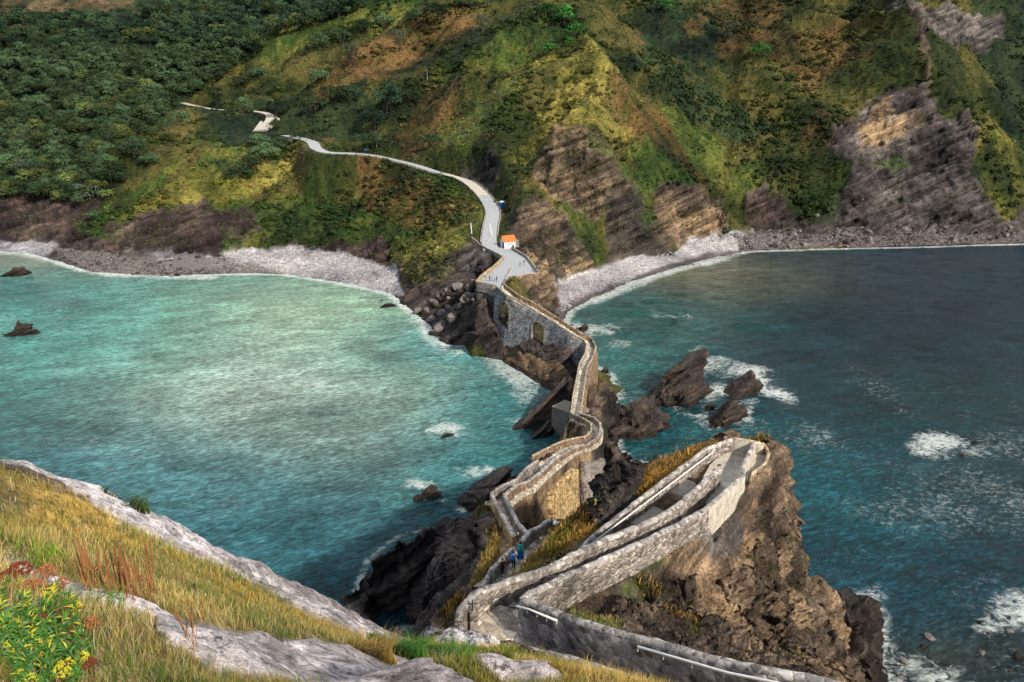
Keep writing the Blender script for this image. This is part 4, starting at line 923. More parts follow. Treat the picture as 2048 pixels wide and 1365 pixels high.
# left face with two arched recesses
def face_grid(P, ztop, zbot, offn, ds=.33, dzs=.33):
    Q = resample(np.hstack([P, np.reshape(zbot, (-1, 1))]), ds); n = side(Q[:, :3]); s = np.r_[0, np.cumsum(np.hypot(*np.diff(Q[:, :2], axis=0).T))]
    m = int((Q[:, 2] - Q[:, 3]).max() / dzs); f = np.linspace(0, 1, m)
    zz = Q[:, 3][:, None] + (Q[:, 2] + ztop - Q[:, 3])[:, None] * f
    bat = .05 * (Q[:, 2][:, None] - zz)
    X_ = Q[:, 0][:, None] + n[:, 0][:, None] * (offn - bat); Y_ = Q[:, 1][:, None] + n[:, 1][:, None] * (offn - bat)
    return np.stack([X_, Y_, zz], -1), s, n
FG, fs, fn = face_grid(BL, -.9, [-1.5, -1.5, -1.5, -1, 0, 2, 3, 3.5, 3.5, 3.5, 3.5, 3.5], -.3)
bu, bv = proj(FG[..., 0], FG[..., 1], FG[..., 2]); inarch = np.zeros(bu.shape, bool); Zg = FG[..., 2]; ring = np.zeros(bu.shape, bool)
for (u0, u1, vt, vb) in ((1001, 1019, 607, 655), (1065, 1089, 647, 695)):
    mi_ = np.argmin(np.abs(bu[:, -1] - (u0 + u1) / 2)); base = FG[mi_, 0]; yy = base[1]
    zt = D((u0 + u1) / 2, vt, yy)[2]; zb = D((u0 + u1) / 2, vb, yy)[2]; i0 = np.argmin(np.abs(bu[:, -1] - u0)); i1 = np.argmin(np.abs(bu[:, -1] - u1))
    sc_ = (fs[i0] + fs[i1]) / 2; hwid = abs(fs[i1] - fs[i0]) / 2
    q = np.abs(fs - sc_)[:, None]; zs_ = zt - hwid
    inside = (q < hwid) & (Zg > zb) & ((Zg < zs_) | (np.hypot(q, Zg - zs_) < hwid))
    big = (q < hwid + .55) & (Zg > zb) & ((Zg < zs_) | (np.hypot(q, Zg - zs_) < hwid + .55))
    inarch |= inside; ring |= big & ~inside
FG[..., 0] += np.where(inarch, fn[:, 0][:, None] * 1.1, 0) - np.where(ring, fn[:, 0][:, None] * .1, 0); FG[..., 1] += np.where(inarch, fn[:, 1][:, None] * 1.1, 0) - np.where(ring, fn[:, 1][:, None] * .1, 0)
x, y, z = FG[..., 0], FG[..., 1], FG[..., 2]; jj = .08 * fbm(x * .8, y * .8, z * .8, 3, 12); FG[..., 0] -= fn[:, 0][:, None] * jj; FG[..., 1] -= fn[:, 1][:, None] * jj
fq = gridfaces(*bu.shape); ia = inarch.reshape(-1)[fq].all(1); ir = (~ia) & (ring.reshape(-1)[fq].sum(1) >= 2)
Vf = FG.reshape(-1, 3)
for nm, sel, mt in (('side_wall', ~ia & ~ir, 'stone_grey'), ('arch_ring', ir, 'stone'), ('arch_infill', ia, 'stone_gold')):
    if nm == 'side_wall': v2, f2 = compact(Vf, fq[sel]); part(nm, v2, [list(map(int, f)) for f in f2], M[mt], br)
    else:
        for left in (0, 1):                      # one object for each arch
            cu = bu.reshape(-1)[fq].mean(1); k = sel & ((cu < 1040) if left else (cu >= 1040))
            if k.any(): v2, f2 = compact(Vf, fq[k]); part(nm, v2, [list(map(int, f)) for f in f2], M[mt], br)
# pale string course under the causeway, apron of old mortar and rock at the foot
ap = []
for i, (p, q) in enumerate(zip(LZ((992, 668, 5.4), (1020, 676, 5.4), (1050, 690, 5.2), (1090, 703, 5.6), (1130, 735, 5.6), (1152, 768, 5.2)), LZ((985, 700, -.4), (1008, 728, -.4), (1040, 748, -.4), (1088, 778, -.4), (1118, 798, -.4), (1152, 806, -.4)))): ap.append((p, q))
nn = 60; mm = 26; s_ = np.linspace(0, 1, nn); top_ = np.stack([np.interp(s_, np.linspace(0, 1, 6), [a[0][k] for a in ap]) for k in range(3)], 1); bot_ = np.stack([np.interp(s_, np.linspace(0, 1, 6), [a[1][k] for a in ap]) for k in range(3)], 1)
g_ = np.linspace(0, 1, mm)[None, :, None]; AP = top_[:, None] * (1 - g_) + bot_[:, None] * g_; AP[..., 2] += 1.0 * np.sin(g_[..., 0] * math.pi)
x, y, z = AP[..., 0], AP[..., 1], AP[..., 2]; dn = 1.6 * ridged(x / 3.5, y / 3.5, z / 3.5, 5, 31) - .5 + .8 * blocks(x, y, z, .9, 4, 8)[0]; AP[..., 2] += dn * np.sin(g_[..., 0] * math.pi * .98 + .05); AP[..., 1] -= .5 * dn
part('apron', AP.reshape(-1, 3), [list(map(int, f)) for f in gridfaces(nn, mm)], M['rock_tan'], br, smooth=True)

# plaza walls
wall('wall', PWL, .5, [3.5, 5.5, 6, 6.5], 1.4, M['stone_grey'], M['coping_warm'], None, 'stone wall with notched pale top left of the road beside the white house', jit=.05, step=.8)
wall('wall', PWL2, .6, [6.5, 6.5, 6.5, 4], 1.4, M['stone_gold'], M['coping_warm'], None, 'ochre topped stone wall on the left side of the plaza', jit=.05, step=.8)
wall('wall', PWB, .4, 1.2, [3, 3, 4], M['stone'], M['coping'], None, 'short low wall where a row of visitors stands at the plaza end', jit=.05, step=.8)
wall('wall', PWR, .45, 1.2, [2.5, 2.5, 3, 4, 6], M['stone'], M['coping_warm'], None, 'pale stone wall on the right side of the plaza below the layered cliff', jit=.04, step=.8)
wall('wall', PWR2, .5, [5.5] * 5, 1.2, M['stone_brown'], M['coping_warm'], None, 'curved brown stone wall at the front right of the plaza above the rocks', jit=.06, step=.8)
wall('kerb_wall', LZ((1024, 534, 20.5), (1013, 553, 20.5), (1004, 574, 20.6)), .6, .8, .8, M['concrete'], M['coping'], None, 'white low kerb running down the middle of the plaza to the bridge', 'kerb wall', jit=.02, step=.8)
pp = Z(1078, 545, 20); V, Fc = join([box(pp, (1.1, 1.1, 1.8)), box(pp + [0, 0, 1.8], (1.4, 1.4, .3), 0, .7)])
tag(part('gate_pillar', V, Fc, M['stone']), 'squat pale stone pillar at the right corner of the plaza wall', 'pillar')
pp = Z(943, 474, 20.5); V, Fc = join([box(pp, (1.2, 1.2, 1.5)), box(pp + [0, 0, 1.5], (1.5, 1.5, .3), 0, .7)])
tag(part('gate_pillar', V, Fc, M['coping_warm']), 'small pale pillar at the upper left corner of the plaza wall beside a white pole', 'pillar')
# retaining masonry with a painted dark recess below the left plaza wall
rw = []
for u, vt, zt, zb in ((938, 492, 18.6, 11), (950, 488, 18.9, 10), (966, 497, 18.6, 11), (985, 508, 18.2, 13)): p = Z(u, vt, zt); rw.append([p[0], p[1], zt])
wall('retaining_wall', np.array(rw), .8, [9, 11, 9, 5], 2, M['stone_grey'], M['coping'], None, 'weathered grey retaining wall with a painted dark recess below the plaza corner', 'retaining wall', jit=.15, step=.5)
pc = Z(953, 494, 18.6); V, Fc = tube([pc + [0, -.9, -.9], pc + [.1, -.95, -3.5], pc + [0.2, -1.0, -5.8]], [.9, 1.0, .45], 10)  # solid black tube, its colour stands in for the shade of a hollow
o = part('recess_shade', V, Fc, M['black']); tag(o, 'tall dark body painted as hollow shade on the grey retaining wall under the plaza', 'hollow')
# concrete block under the curved steps
bp = LZ((1102, 864, 0), (1152, 884, 0)); a_, b_ = bp; dirv = (b_ - a_) / np.linalg.norm(b_ - a_); nv = np.array([-dirv[1], dirv[0], 0])
ctr = (a_ + b_) / 2 + nv * 2.4; V, Fc = box(ctr - [0, 0, 1.5], (np.linalg.norm(b_ - a_), 4.8, 7.8), math.atan2(dirv[1], dirv[0]), .97)
V2, F2 = box(ctr + [0, 0, 6.3], (np.linalg.norm(b_ - a_) * .98, 4.9, .35), math.atan2(dirv[1], dirv[0])); V, Fc = join([(V, Fc), (V2, F2)])
tag(part('pier_block', V, Fc, coping('old_concrete', (.22, .20, .16))), 'square brownish concrete block standing in the sea left of the curved steps', 'pier')

# rails
def rail(P, label, r=.035, posts=5, h=.25):
    P = np.asarray(P, float); e = empty('handrail', P[0], label, 'handrail'); V, Fc = tube(P, r, 8); part('rail', V, Fc, M['white'], e, smooth=True)
    for q in resample(P, np.linalg.norm(P[-1] - P[0]) / posts)[:: 1]:
        V, Fc = tube([q - [0, 0, h], q], .02, 6); part('post', V, Fc, M['white'], e)
rail(LZ((1184, 1087, 46.4), (1300, 1000, 46.8), (1426, 905, 47.1)), 'long thin white handrail on the grey wall beside the golden grass bank', .045)
rail(off(Dw, .36, -.22)[0:3], 'short white handrail at the landing end of the tall grey wall', .05)
rail(off(Dw, .36, -.22)[4:], 'long white handrail along the tall grey wall at the bottom edge', .05, 8)
# cross on its pillar
pb = Z(946, 1256, 50.0); e = empty('stone_cross', pb, 'dark iron cross on a narrow stone pillar at the landing corner', 'cross')
V, Fc = join([box(pb, (.42, .42, .95), .4, .85), box(pb + [0, 0, .95], (.44, .44, .12), .4, .8)]); part('pillar', V, Fc, M['stone'], e)
V, Fc = join([tube([pb + [0, 0, 1.05], pb + [0, 0, 1.72]], .03, 6), tube([pb + [-.22, 0, 1.48], pb + [.22, .03, 1.48]], .03, 6)]); part('iron_cross', V, Fc, M['black'], e)

# house
hb = Z(1002, 497, 20.03); ang = math.radians(27); H = empty('small_house', hb + [2.6, 1.8, 0], 'little white house with orange tiled roof and blue door beside the plaza', 'house')
ux = np.array([math.cos(ang), math.sin(ang), 0]); uy = np.array([-math.sin(ang), math.cos(ang), 0]); L_, Wd, Hh, Rg = 4.6, 3.4, 2.8, 1.5
c0 = np.array(H.location) - ux * L_ / 2 - uy * Wd / 2
def hp(a, b, z): return c0 + ux * a + uy * b + [0, 0, z]
V = [hp(0, 0, 0), hp(L_, 0, 0), hp(L_, Wd, 0), hp(0, Wd, 0), hp(0, 0, Hh), hp(L_, 0, Hh), hp(L_, Wd, Hh), hp(0, Wd, Hh), hp(0, Wd / 2, Hh + Rg), hp(L_, Wd / 2, Hh + Rg)]
part('wall', V, [[0, 1, 5, 4], [1, 2, 6, 9, 5], [2, 3, 7, 6], [3, 0, 4, 8, 7], [4, 5, 9, 8], [6, 7, 8, 9]], M['white'], H)
e_ = .35; sl = Rg / (Wd / 2)
def roofhalf(s):
    y0 = -e_ if s < 0 else Wd + e_; z0 = Hh - e_ * sl; t_ = .14
    P_ = [hp(-e_, y0, z0), hp(L_ + e_, y0, z0), hp(L_ + e_, Wd / 2, Hh + Rg), hp(-e_, Wd / 2, Hh + Rg)]
    return np.array(P_ + [p + np.array([0, 0, t_]) for p in P_]) + [0, 0, .02], [[0, 1, 2, 3], [4, 5, 6, 7], [0, 1, 5, 4], [1, 2, 6, 5], [2, 3, 7, 6], [3, 0, 4, 7]]
V, Fc = join([roofhalf(-1), roofhalf(1), tube([hp(-e_, Wd / 2, Hh + Rg + .14), hp(L_ + e_, Wd / 2, Hh + Rg + .14)], .13, 8)]); rf = part('roof', V, Fc, M['tile'], H)
V, Fc = join([box(hp(-.05, 1.0, 0) , (.08, 1.25, 2.25), ang)]); dr_ = part('door', V, Fc, M['blue'], H)
V, Fc = box(hp(-.12, .55, 1.0), (.06, .06, .14), ang); o = link('handle', fastmesh('handle', np.array(V) - np.array(H.location), Fc, mats=[M['black']]), dr_)
for a in (1.9, 3.1):
    V, Fc = box(hp(a, -.04, 1.35), (.5, .07, .5), ang); part('window', V, Fc, M['glass'], H)
V, Fc = join([box(hp(-.30, -.28, Hh - .62), (.08, .1, .3), ang), box(hp(L_ / 2, -.02, Hh - .18), (L_, .06, .16), ang)]); part('eave_band', V, Fc, M['white'], H)
V, Fc = join([box(hp(L_ + .9, 1.4, 0), (1.5, 2.6, 2.2), ang), box(hp(L_ + .9, 1.4, 2.2), (1.7, 2.8, .18), ang)]); tag(part('stone_shed', V, Fc, M['stone_grey']), 'low stone lean-to against the right end of the white house', 'shed')
V, Fc = box(hp(L_ + .5, .05, 0), (.7, .06, 1.8), ang)
# portable toilet
q = GM.hit(1004, 416); q = q if q is not None else Z(1004, 416, 28); e = empty('portable_toilet', q - [0, 0, .15], 'blue portable toilet with pale roof standing beside the road bend', 'portable toilet')
V, Fc = box(q - [0, 0, .15], (1.9, 1.9, 2.5), .3); part('cabin', V, Fc, M['bluebox'], e)
V, Fc = join([box(q + [0, 0, 2.35], (2.05, 2.05, .12), .3), box(q + [0, 0, 2.47], (1.8, 1.8, .3), .3, .5)]); part('roof', V, Fc, M['white'], e)
V, Fc = box(q + [.28, -.93, -.1], (1.0, .08, 2.1), .3); part('door', V, Fc, M['blue'], e)
def pole(p, top, r, label, mat, nm='pole'):
    V, Fc = tube([p - [0, 0, .4], p, top], [r * 1.3, r * 1.2, r * .7], 8); o = part(nm, V, Fc, mat, smooth=True); return tag(o, label, 'pole')
b0 = Z(944, 474, 21.0); pole(b0, b0 + [-.4, 0, 5.6], .16, 'tall white pole rising from the corner of the left plaza wall', M['white'])
b0 = Z(985, 479, 21.0); pole(b0, b0 + [-1.0, 0, 6.2], .15, 'tall white pole between the road and the white house', M['white'])
def upole(u, v, h, lab):
    q = GM.hit(u, v); e = empty('utility_pole', q, lab, 'utility pole')
    V, Fc = tube([q - [0, 0, .5], q + [0, 0, h]], [.16, .1], 8); part('shaft', V, Fc, M['coping'], e); V, Fc = box(q + [0, 0, h - .6], (1.6, .12, .12)); part('crossbar', V, Fc, M['bark'], e)
upole(753, 296, 8.5, 'grey utility pole among dark trees above the road'); upole(855, 166, 7, 'distant grey utility pole on the ferny slope')
q = GM.hit(733, 306); e = empty('information_board', q, 'small blue board on two posts at the roadside below the dark trees', 'sign')
V, Fc = box(q + [0, 0, .9], (2.6, .12, 1.0), .1); part('panel', V, Fc, M['bluebox'], e)
for a in (-1.1, 1.1): V, Fc = tube([q + [a, a * .1, -.3], q + [a, a * .1, 1.8]], .06, 6); part('post', V, Fc, M['bark'], e)
# bench-like stone table on the plaza
q = Z(967, 554, 20.03); e = empty('stone_bench', q, 'cream stone bench in the left corner of the plaza', 'bench')
V, Fc = box(q + [0, 0, .45], (2.4, .9, .22), .6); part('seat', V, Fc, M['coping_warm'], e)
for a in (-.8, .8): V, Fc = box(q + [a * .82, a * .56, 0], (.3, .7, .45), .6); part('leg', V, Fc, M['coping_warm'], e)
#SPLIT4
# ------------------------------------------------------------------ rocks, boulders
import bmesh
def ico(sub):
    bm = bmesh.new(); bmesh.ops.create_icosphere(bm, subdivisions=sub, radius=1); V = np.array([v.co[:] for v in bm.verts]); Fc = [[v.index for v in f.verts] for f in bm.faces]; bm.free(); return V, Fc
ICO5, ICO5F = ico(6); ICO3, ICO3F = ico(4); ICO2, ICO2F = ico(3); ICO1, ICO1F = ico(2)
def seastack(label, c, size, yaw, lean=(0, 0), peak=.4, seed=0, mat='rock', sink=.22, name='sea_rock', amp=1.0, box_=.55, notch=0):
    P = ICO5.copy(); P = np.sign(P) * np.abs(P) ** box_; P /= np.abs(P).max(); rc = np.random.RandomState(seed + 500)
    for j_ in range(9):
        n_ = rc.randn(3); n_[2] = abs(n_[2]) * .8 + .1; n_ /= np.linalg.norm(n_); dd = P @ n_; P = P - n_ * np.clip(dd - rc.uniform(.55, .8) * dd.max(), 0, None)[:, None] * .95
    L_, Wd, H = size; ny2 = NS2[1] * math.cos(yaw) - NS2[0] * math.sin(yaw); nx2 = NS2[0] * math.cos(yaw) + NS2[1] * math.sin(yaw)
    nb = np.array([nx2 * L_ / 2, ny2 * Wd / 2, NS2[2] * H]); nb /= np.linalg.norm(nb); dd = P @ nb; P = P - nb * np.clip(dd - .50 * dd.max(), 0, None)[:, None] * .97
    z = P[:, 2]; zz = np.clip(z, 0, 1); k = 1 - peak * zz
    x = P[:, 0] * k * L_ / 2; y = P[:, 1] * k * Wd / 2
    z = np.where(z > 0, z * H, z * H * sink)
    if notch: z = z * (1 - notch * np.exp(-((P[:, 0] - .15) / .22) ** 2) * (z > 0))
    z = z * (1 - .35 * np.clip(-P[:, 0], 0, 1) * (z > 0))              # one end slopes away along the bedding
    x = x + lean[0] * z; y = y + lean[1] * z
    ca, sa = math.cos(yaw), math.sin(yaw); X_ = x * ca - y * sa + c[0]; Y_ = x * sa + y * ca + c[1]; Z_ = z + c[2]
    n = P / np.linalg.norm(P, axis=1)[:, None]; nx_ = n[:, 0] * ca - n[:, 1] * sa; ny_ = n[:, 0] * sa + n[:, 1] * ca
    a = min(L_, Wd, H * 1.5) * .10 * amp; q = max(min(L_, H) / 5, .6)
    bb, _ = blocks(X_, Y_, Z_, .50 * q, 7 * q, seed, .15, NS2); b4, _ = blocks(X_, Y_, Z_, 1.3 * q, 4 * q, seed + 3, .2, NS2); d = a * (1.5 * bb + 1.6 * b4 + 1.0 * (ridged(X_ / q / 1.3, Y_ / q / 1.3, Z_ / q / 1.3, 5, seed + 40) - .3) + .5 * fbm(X_ / q * 2, Y_ / q * 2, Z_ / q * 2, 4, seed + 50))
    V = np.stack([X_ + nx_ * d, Y_ + ny_ * d, Z_ + n[:, 2] * d * .6], 1)
    o = part(name, V, ICO5F, M[mat]); return tag(o, label, 'rock')
def wz(u, v): return Z(u, v, 0)
SR = [  # label, waterline centre px, (length, width, height) m, yaw, lean, peak, seed
    ('rounded brown rock near the left edge, the farther of two in the left bay', (34, 550), (10, 7, 3.6), .2, (0, 0), .35, 1, {}),
    ('pointed dark triangular rock at the left edge of the bay', (40, 668), (9.0, 6, 5.4), .1, (.0, 0), .85, 2, {}),
    ('large jagged layered sea stack right of the bridge', (1345, 795), (21, 10.5, 16.5), .62, (.42, .1), .45, 3, {'amp': 1.25}),
    ('low dark broken rock mass between the bridge and the large sea stack', (1268, 850), (16, 9, 8.0), .5, (.1, 0), .3, 4, {'amp': 1.3}),
    ('slanted brown rock ringed by bright surf, farthest right of the bridge', (1490, 784), (13, 5.4, 6.0), .75, (.3, .1), .4, 5, {}),
    ('long low brown rock with three dark hollows in the right bay', (1444, 845), (15, 5.2, 5.4), .72, (.15, .1), .25, 6, {}),
    ('thin dark rock blade just left of the surf ringed rock', (1455, 780), (9, 1.6, 2.0), .85, (.2, 0), .5, 7, {}),
    ('small low wet rock beside the long brown rock', (1418, 818), (5, 3, 1.3), .5, (0, 0), .3, 8, {}),
    ('small notched dark rock alone in the left bay with foam behind it', (842, 996), (6.2, 3.2, 3.1), .5, (.1, 0), .4, 9, {'notch': .6}),
    ('broad dark slanting rock slab just left of the pale stair wall', (972, 992), (12.5, 6.5, 5.6), .62, (.35, .0), .35, 10, {'amp': 1.2}),
    ('flat awash rock with white foam in the left bay', (892, 872), (5, 2.4, .7), .4, (0, 0), .3, 11, {}),
    ('tiny dark rock in the surf patch far right, the upper of two', (1948, 888), (2.4, 1.8, 1.0), .4, (0, 0), .4, 12, {}),
    ('tiny dark rock in the surf patch far right, the lower of two', (1921, 911), (2.2, 1.7, .9), .4, (0, 0), .4, 13, {}),
    ('small dark rock at the water just behind the bridge bend', (1163, 660), (4.5, 3, 2.6), .4, (0, 0), .4, 14, {}),
    ('small dark rock touching the right foot of the bridge', (1206, 746), (4.2, 3, 1.9), .4, (0, 0), .4, 15, {}),
    ('long dark rock fin running from the bridge foot down to the water on the left', (1092, 838), (24, 4.2, 8.0), .62, (.3, .35), .25, 16, {'amp': 1.1}),
    ('second dark rock fin beside the concrete block', (1100, 856), (12, 4, 4.0), .72, (.3, .2), .25, 17, {}),
    ('dark broken rock slab in the cove below the golden grass bank', (1285, 968), (15, 5, 5.0), .75, (.2, .1), .3, 18, {}),
    ('black craggy rock foot at the lower right of the crag', (1712, 1300), (13, 9, 8.0), 1.2, (0, 0), .35, 19, {'amp': 1.3}),
    ('thin dark slab rock lying flat off the left beach rocks', (768, 614), (8, 3, 1.3), .5, (0, 0), .3, 20, {}),
    ('small dark flat rock below the thin slab off the left beach', (760, 602), (4, 2, .8), .5, (0, 0), .3, 21, {}),
    ('tiny rock far out in the right bay below the beach', (1345, 640), (3, 2, .6), .5, (0, 0), .3, 22, {}),
]
for lab, (u, v), sz, yaw, lean, pk, sd, kw in SR:
    c = wz(u, v); c[2] = -.4
    if 'black craggy' in lab: c = Z(1690, 1290, 1.0)
    sz = tuple(q * 1.22 for q in sz); seastack(lab, c, sz, yaw, lean, pk, sd * 3, **kw)
# slanting strata blades on the left side of the headland
for k, (lab, a, b, wd, h) in enumerate([
    ('dark layered rock rib below the ochre plaza wall, nearest the bridge', (905, 672, 0), (982, 588, 14), 5, 5), ('dark layered rock rib left of the boulder gully', (800, 608, 0), (900, 545, 10), 6, 4),
    ('dark layered rock rib along the water, lowest of the left headland ribs', (835, 630, 0), (925, 578, 6), 4, 3)]):
    p = Z(*a); q = Z(*b); L_ = np.linalg.norm((q - p)[:2]); P = ICO5.copy(); P = np.sign(P) * np.abs(P) ** .5; P /= np.abs(P).max()
    t = (P[:, 0] + 1) / 2; ctr = p + (q - p) * t[:, None]; n = np.array([(q - p)[1], -(q - p)[0], 0]); n /= np.linalg.norm(n)
    V = ctr + n * (P[:, 1] * wd / 2)[:, None]; V[:, 2] += P[:, 2] * h - h * .55
    x, y, z = V.T; d = .9 * blocks(x, y, z, .8, 3, 60 + k)[0] + .7 * (ridged(x / 3, y / 3, z / 3, 4, 90 + k) - .3); V = V + P / np.linalg.norm(P, axis=1)[:, None] * d[:, None]
    o = part('rock_rib', V, ICO5F, M['rock']); tag(o, lab, 'rock')
for k, (lab, a, b, wd, h) in enumerate([
    ('dark slanting rock slab left of the walkers path, lowest at the water', (728, 1185, 0), (900, 1062, 9), 5.0, 4.5), ('long dark slanting rock slab below the straight stairs, the steepest', (812, 1225, 1.0), (984, 1004, 20), 4.5, 5.5),
    ('dark slanting rock slab between the two others left of the path', (770, 1210, 0), (940, 1045, 13), 3.5, 3.5)]):
    p = Z(*a); q = Z(*b); P = ICO5.copy(); P = np.sign(P) * np.abs(P) ** .35; P /= np.abs(P).max(); t = (P[:, 0] + 1) / 2; ctr = p + (q - p) * t[:, None]; n = np.array([(q - p)[1], -(q - p)[0], 0]); n /= np.linalg.norm(n)
    up = np.array([-.35, .1, .93]); V = ctr + (n * .8 + np.array([0, 0, -.6])) * (P[:, 1] * wd / 2)[:, None] + up * (P[:, 2] * h / 2 - h * .42)[:, None]
    x, y, z = V.T; d = .55 * blocks(x, y, z, .5, 22, 70 + k, .1, NS2)[0] + .5 * blocks(x, y, z, 1.6, 12, 75 + k, .1, NS2)[0] + .35 * (ridged(x / 3, y / 3, z / 3, 4, 90 + k) - .3) + .12 * fbm(x, y, z, 4, 5); V = V + P / np.linalg.norm(P, axis=1)[:, None] * d[:, None]
    tag(part('rock_slab', V, ICO5F, M['rock']), lab, 'rock')
# boulders: five shapes, every boulder an object
BO = []
for k in range(6):
    P = ICO3.copy(); P = np.sign(P) * np.abs(P) ** .6; P /= np.abs(P).max(); P *= [1, .72, .55]
    for _ in range(7):                                            # chipped facets
        n = NR.randn(3); n /= np.linalg.norm(n); dd = P @ n; c_ = .62 * dd.max(); P = P - n * np.clip(dd - c_, 0, None)[:, None] * .9
    P = P * (1 + .07 * fbm(P[:, 0] * 2, P[:, 1] * 2, P[:, 2] * 2, 4, k * 5))[:, None]
    BO.append(fastmesh('boulder', P, ICO3F, False, mats=[M['boulder'] if k % 2 else M['rock']]))
def scatter(n, poly, s0, s1, grp, lab, G_, seed, name='boulder', szf=None):
    made = []; r = random.Random(seed); us = [p[0] for p in poly]; vs = [p[1] for p in poly]; k = 0; tries = 0
    while k < n and tries < n * 30:
        tries += 1; u = r.uniform(min(us), max(us)); v = r.uniform(min(vs), max(vs))
        if not inpoly(np.array([u]), np.array([v]), poly)[0]: continue
        p = G_.hit(u, v)
        if p is None or p[2] < -1: p = Z(u, v, 0)
        s = s0 + (s1 - s0) * r.random() ** 2.2
        o = bpy.data.objects.new(name, BO[r.randrange(6)]); COL.objects.link(o); o.location = (p[0], p[1], max(p[2], -.1) + s * .12); o.scale = (s, s * r.uniform(.8, 1.2), s * r.uniform(.8, 1.2)); o.rotation_euler = (r.uniform(-.5, .5), r.uniform(-.5, .5), r.uniform(0, 6.3))
        tag(o, lab, 'boulder', grp); k += 1; made.append((s, o))
    made.sort(key=lambda q: -q[0])
    for w_, (s, o) in zip(('largest', 'second largest', 'third largest'), made): o['label'] = w_ + ' ' + lab
scatter(60, [(850, 640), (830, 625), (880, 590), (940, 560), (960, 560), (950, 600), (900, 640), (905, 680), (880, 690)], .7, 2.7, 'boulders in the gully left of the plaza', 'grey angular boulder in the gully left of the plaza', GM, 3)
scatter(85, [(1490, 462), (1800, 455), (2048, 450), (2048, 484), (1700, 496), (1510, 498)], .7, 2.9, 'boulders along the right shore', 'brown grey boulder on the rocky shore at the right', GM, 4)
scatter(60, [(120, 500), (440, 515), (440, 548), (330, 556), (180, 548), (100, 522)], .5, 1.7, 'boulders along the left shore', 'dark boulder on the stony shore below the maroon slope on the left', GM, 5)
scatter(22, [(1600, 400), (1960, 400), (1990, 450), (1600, 455)], .5, 1.8, 'loose blocks on the scree', 'loose pale block lying on the grey scree slope', GM, 6)
scatter(14, [(1985, 1190), (2048, 1160), (2048, 1365), (1740, 1365), (1750, 1320)], .3, 1.0, 'rocks awash at the lower right', 'dark rock awash in the surf at the lower right corner', GM, 8)
c = GM.hit(330, 525); 
if c is not None:
    V, Fc = tube([c + [-3.5, 0, .5], c + [0, .4, .7], c + [3.6, .8, 1.5]], [.35, .45, .3], 7); tag(part('driftwood', V, Fc, M['coping']), 'pale driftwood trunk lying on the left stony beach', 'driftwood')
# shingle: countless small stones
def stones(name, poly, n, s0, s1, seed, mat):
    r = np.random.RandomState(seed); us = [p[0] for p in poly]; vs = [p[1] for p in poly]; u = r.uniform(min(us), max(us), n * 3); v = r.uniform(min(vs), max(vs), n * 3); k = inpoly(u, v, poly); u, v = u[k][:n], v[k][:n]
    Vs = []; Fs = []; c0 = 0; P0, F0 = ICO1[:12], None
    bm = bmesh.new(); bmesh.ops.create_icosphere(bm, subdivisions=1, radius=1); P0 = np.array([q.co[:] for q in bm.verts]); F0 = np.array([[q.index for q in f.verts] for f in bm.faces]); bm.free()
    for a, b in zip(u, v):
        p = GM.hit(a, b)
        if p is None: continue
        s = r.uniform(s0, s1); Vs.append(P0 * (s * r.uniform(.6, 1.3, 3)) * [1, 1, .6] + p); Fs.append(F0 + c0); c0 += len(P0)
    V = np.concatenate(Vs); cc = np.repeat(r.uniform(.16, .55, (len(Vs), 1)) * [1, .97, 1.0] * r.uniform(.9, 1.1, (len(Vs), 3)), len(P0), axis=0)
    tag(link(name, fastmesh(name, V, np.concatenate(Fs), False, cc, mats=[mat])), kind='stuff', label='pale rounded shingle stones covering the beach', cat='shingle')
M['vc'] = vcolmat('painted_by_cover')
stones('shingle', [(1120, 630), (1115, 575), (1200, 535), (1340, 505), (1390, 475), (1560, 468), (1560, 492), (1400, 505), (1290, 540), (1180, 590)], 5000, .16, .42, 5, M['vc'])
stones('shingle', [(440, 508), (620, 503), (700, 515), (790, 550), (800, 580), (700, 565), (560, 545), (440, 545)], 3500, .16, .42, 6, M['vc'])
stones('shingle', [(100, 495), (300, 515), (460, 515), (560, 545), (440, 552), (330, 556), (180, 545)], 4200, .22, .6, 7, M['boulder'])
stones('shingle', [(1480, 462), (1800, 452), (2048, 450), (2048, 486), (1700, 496), (1510, 500)], 4200, .25, .8, 8, M['boulder'])
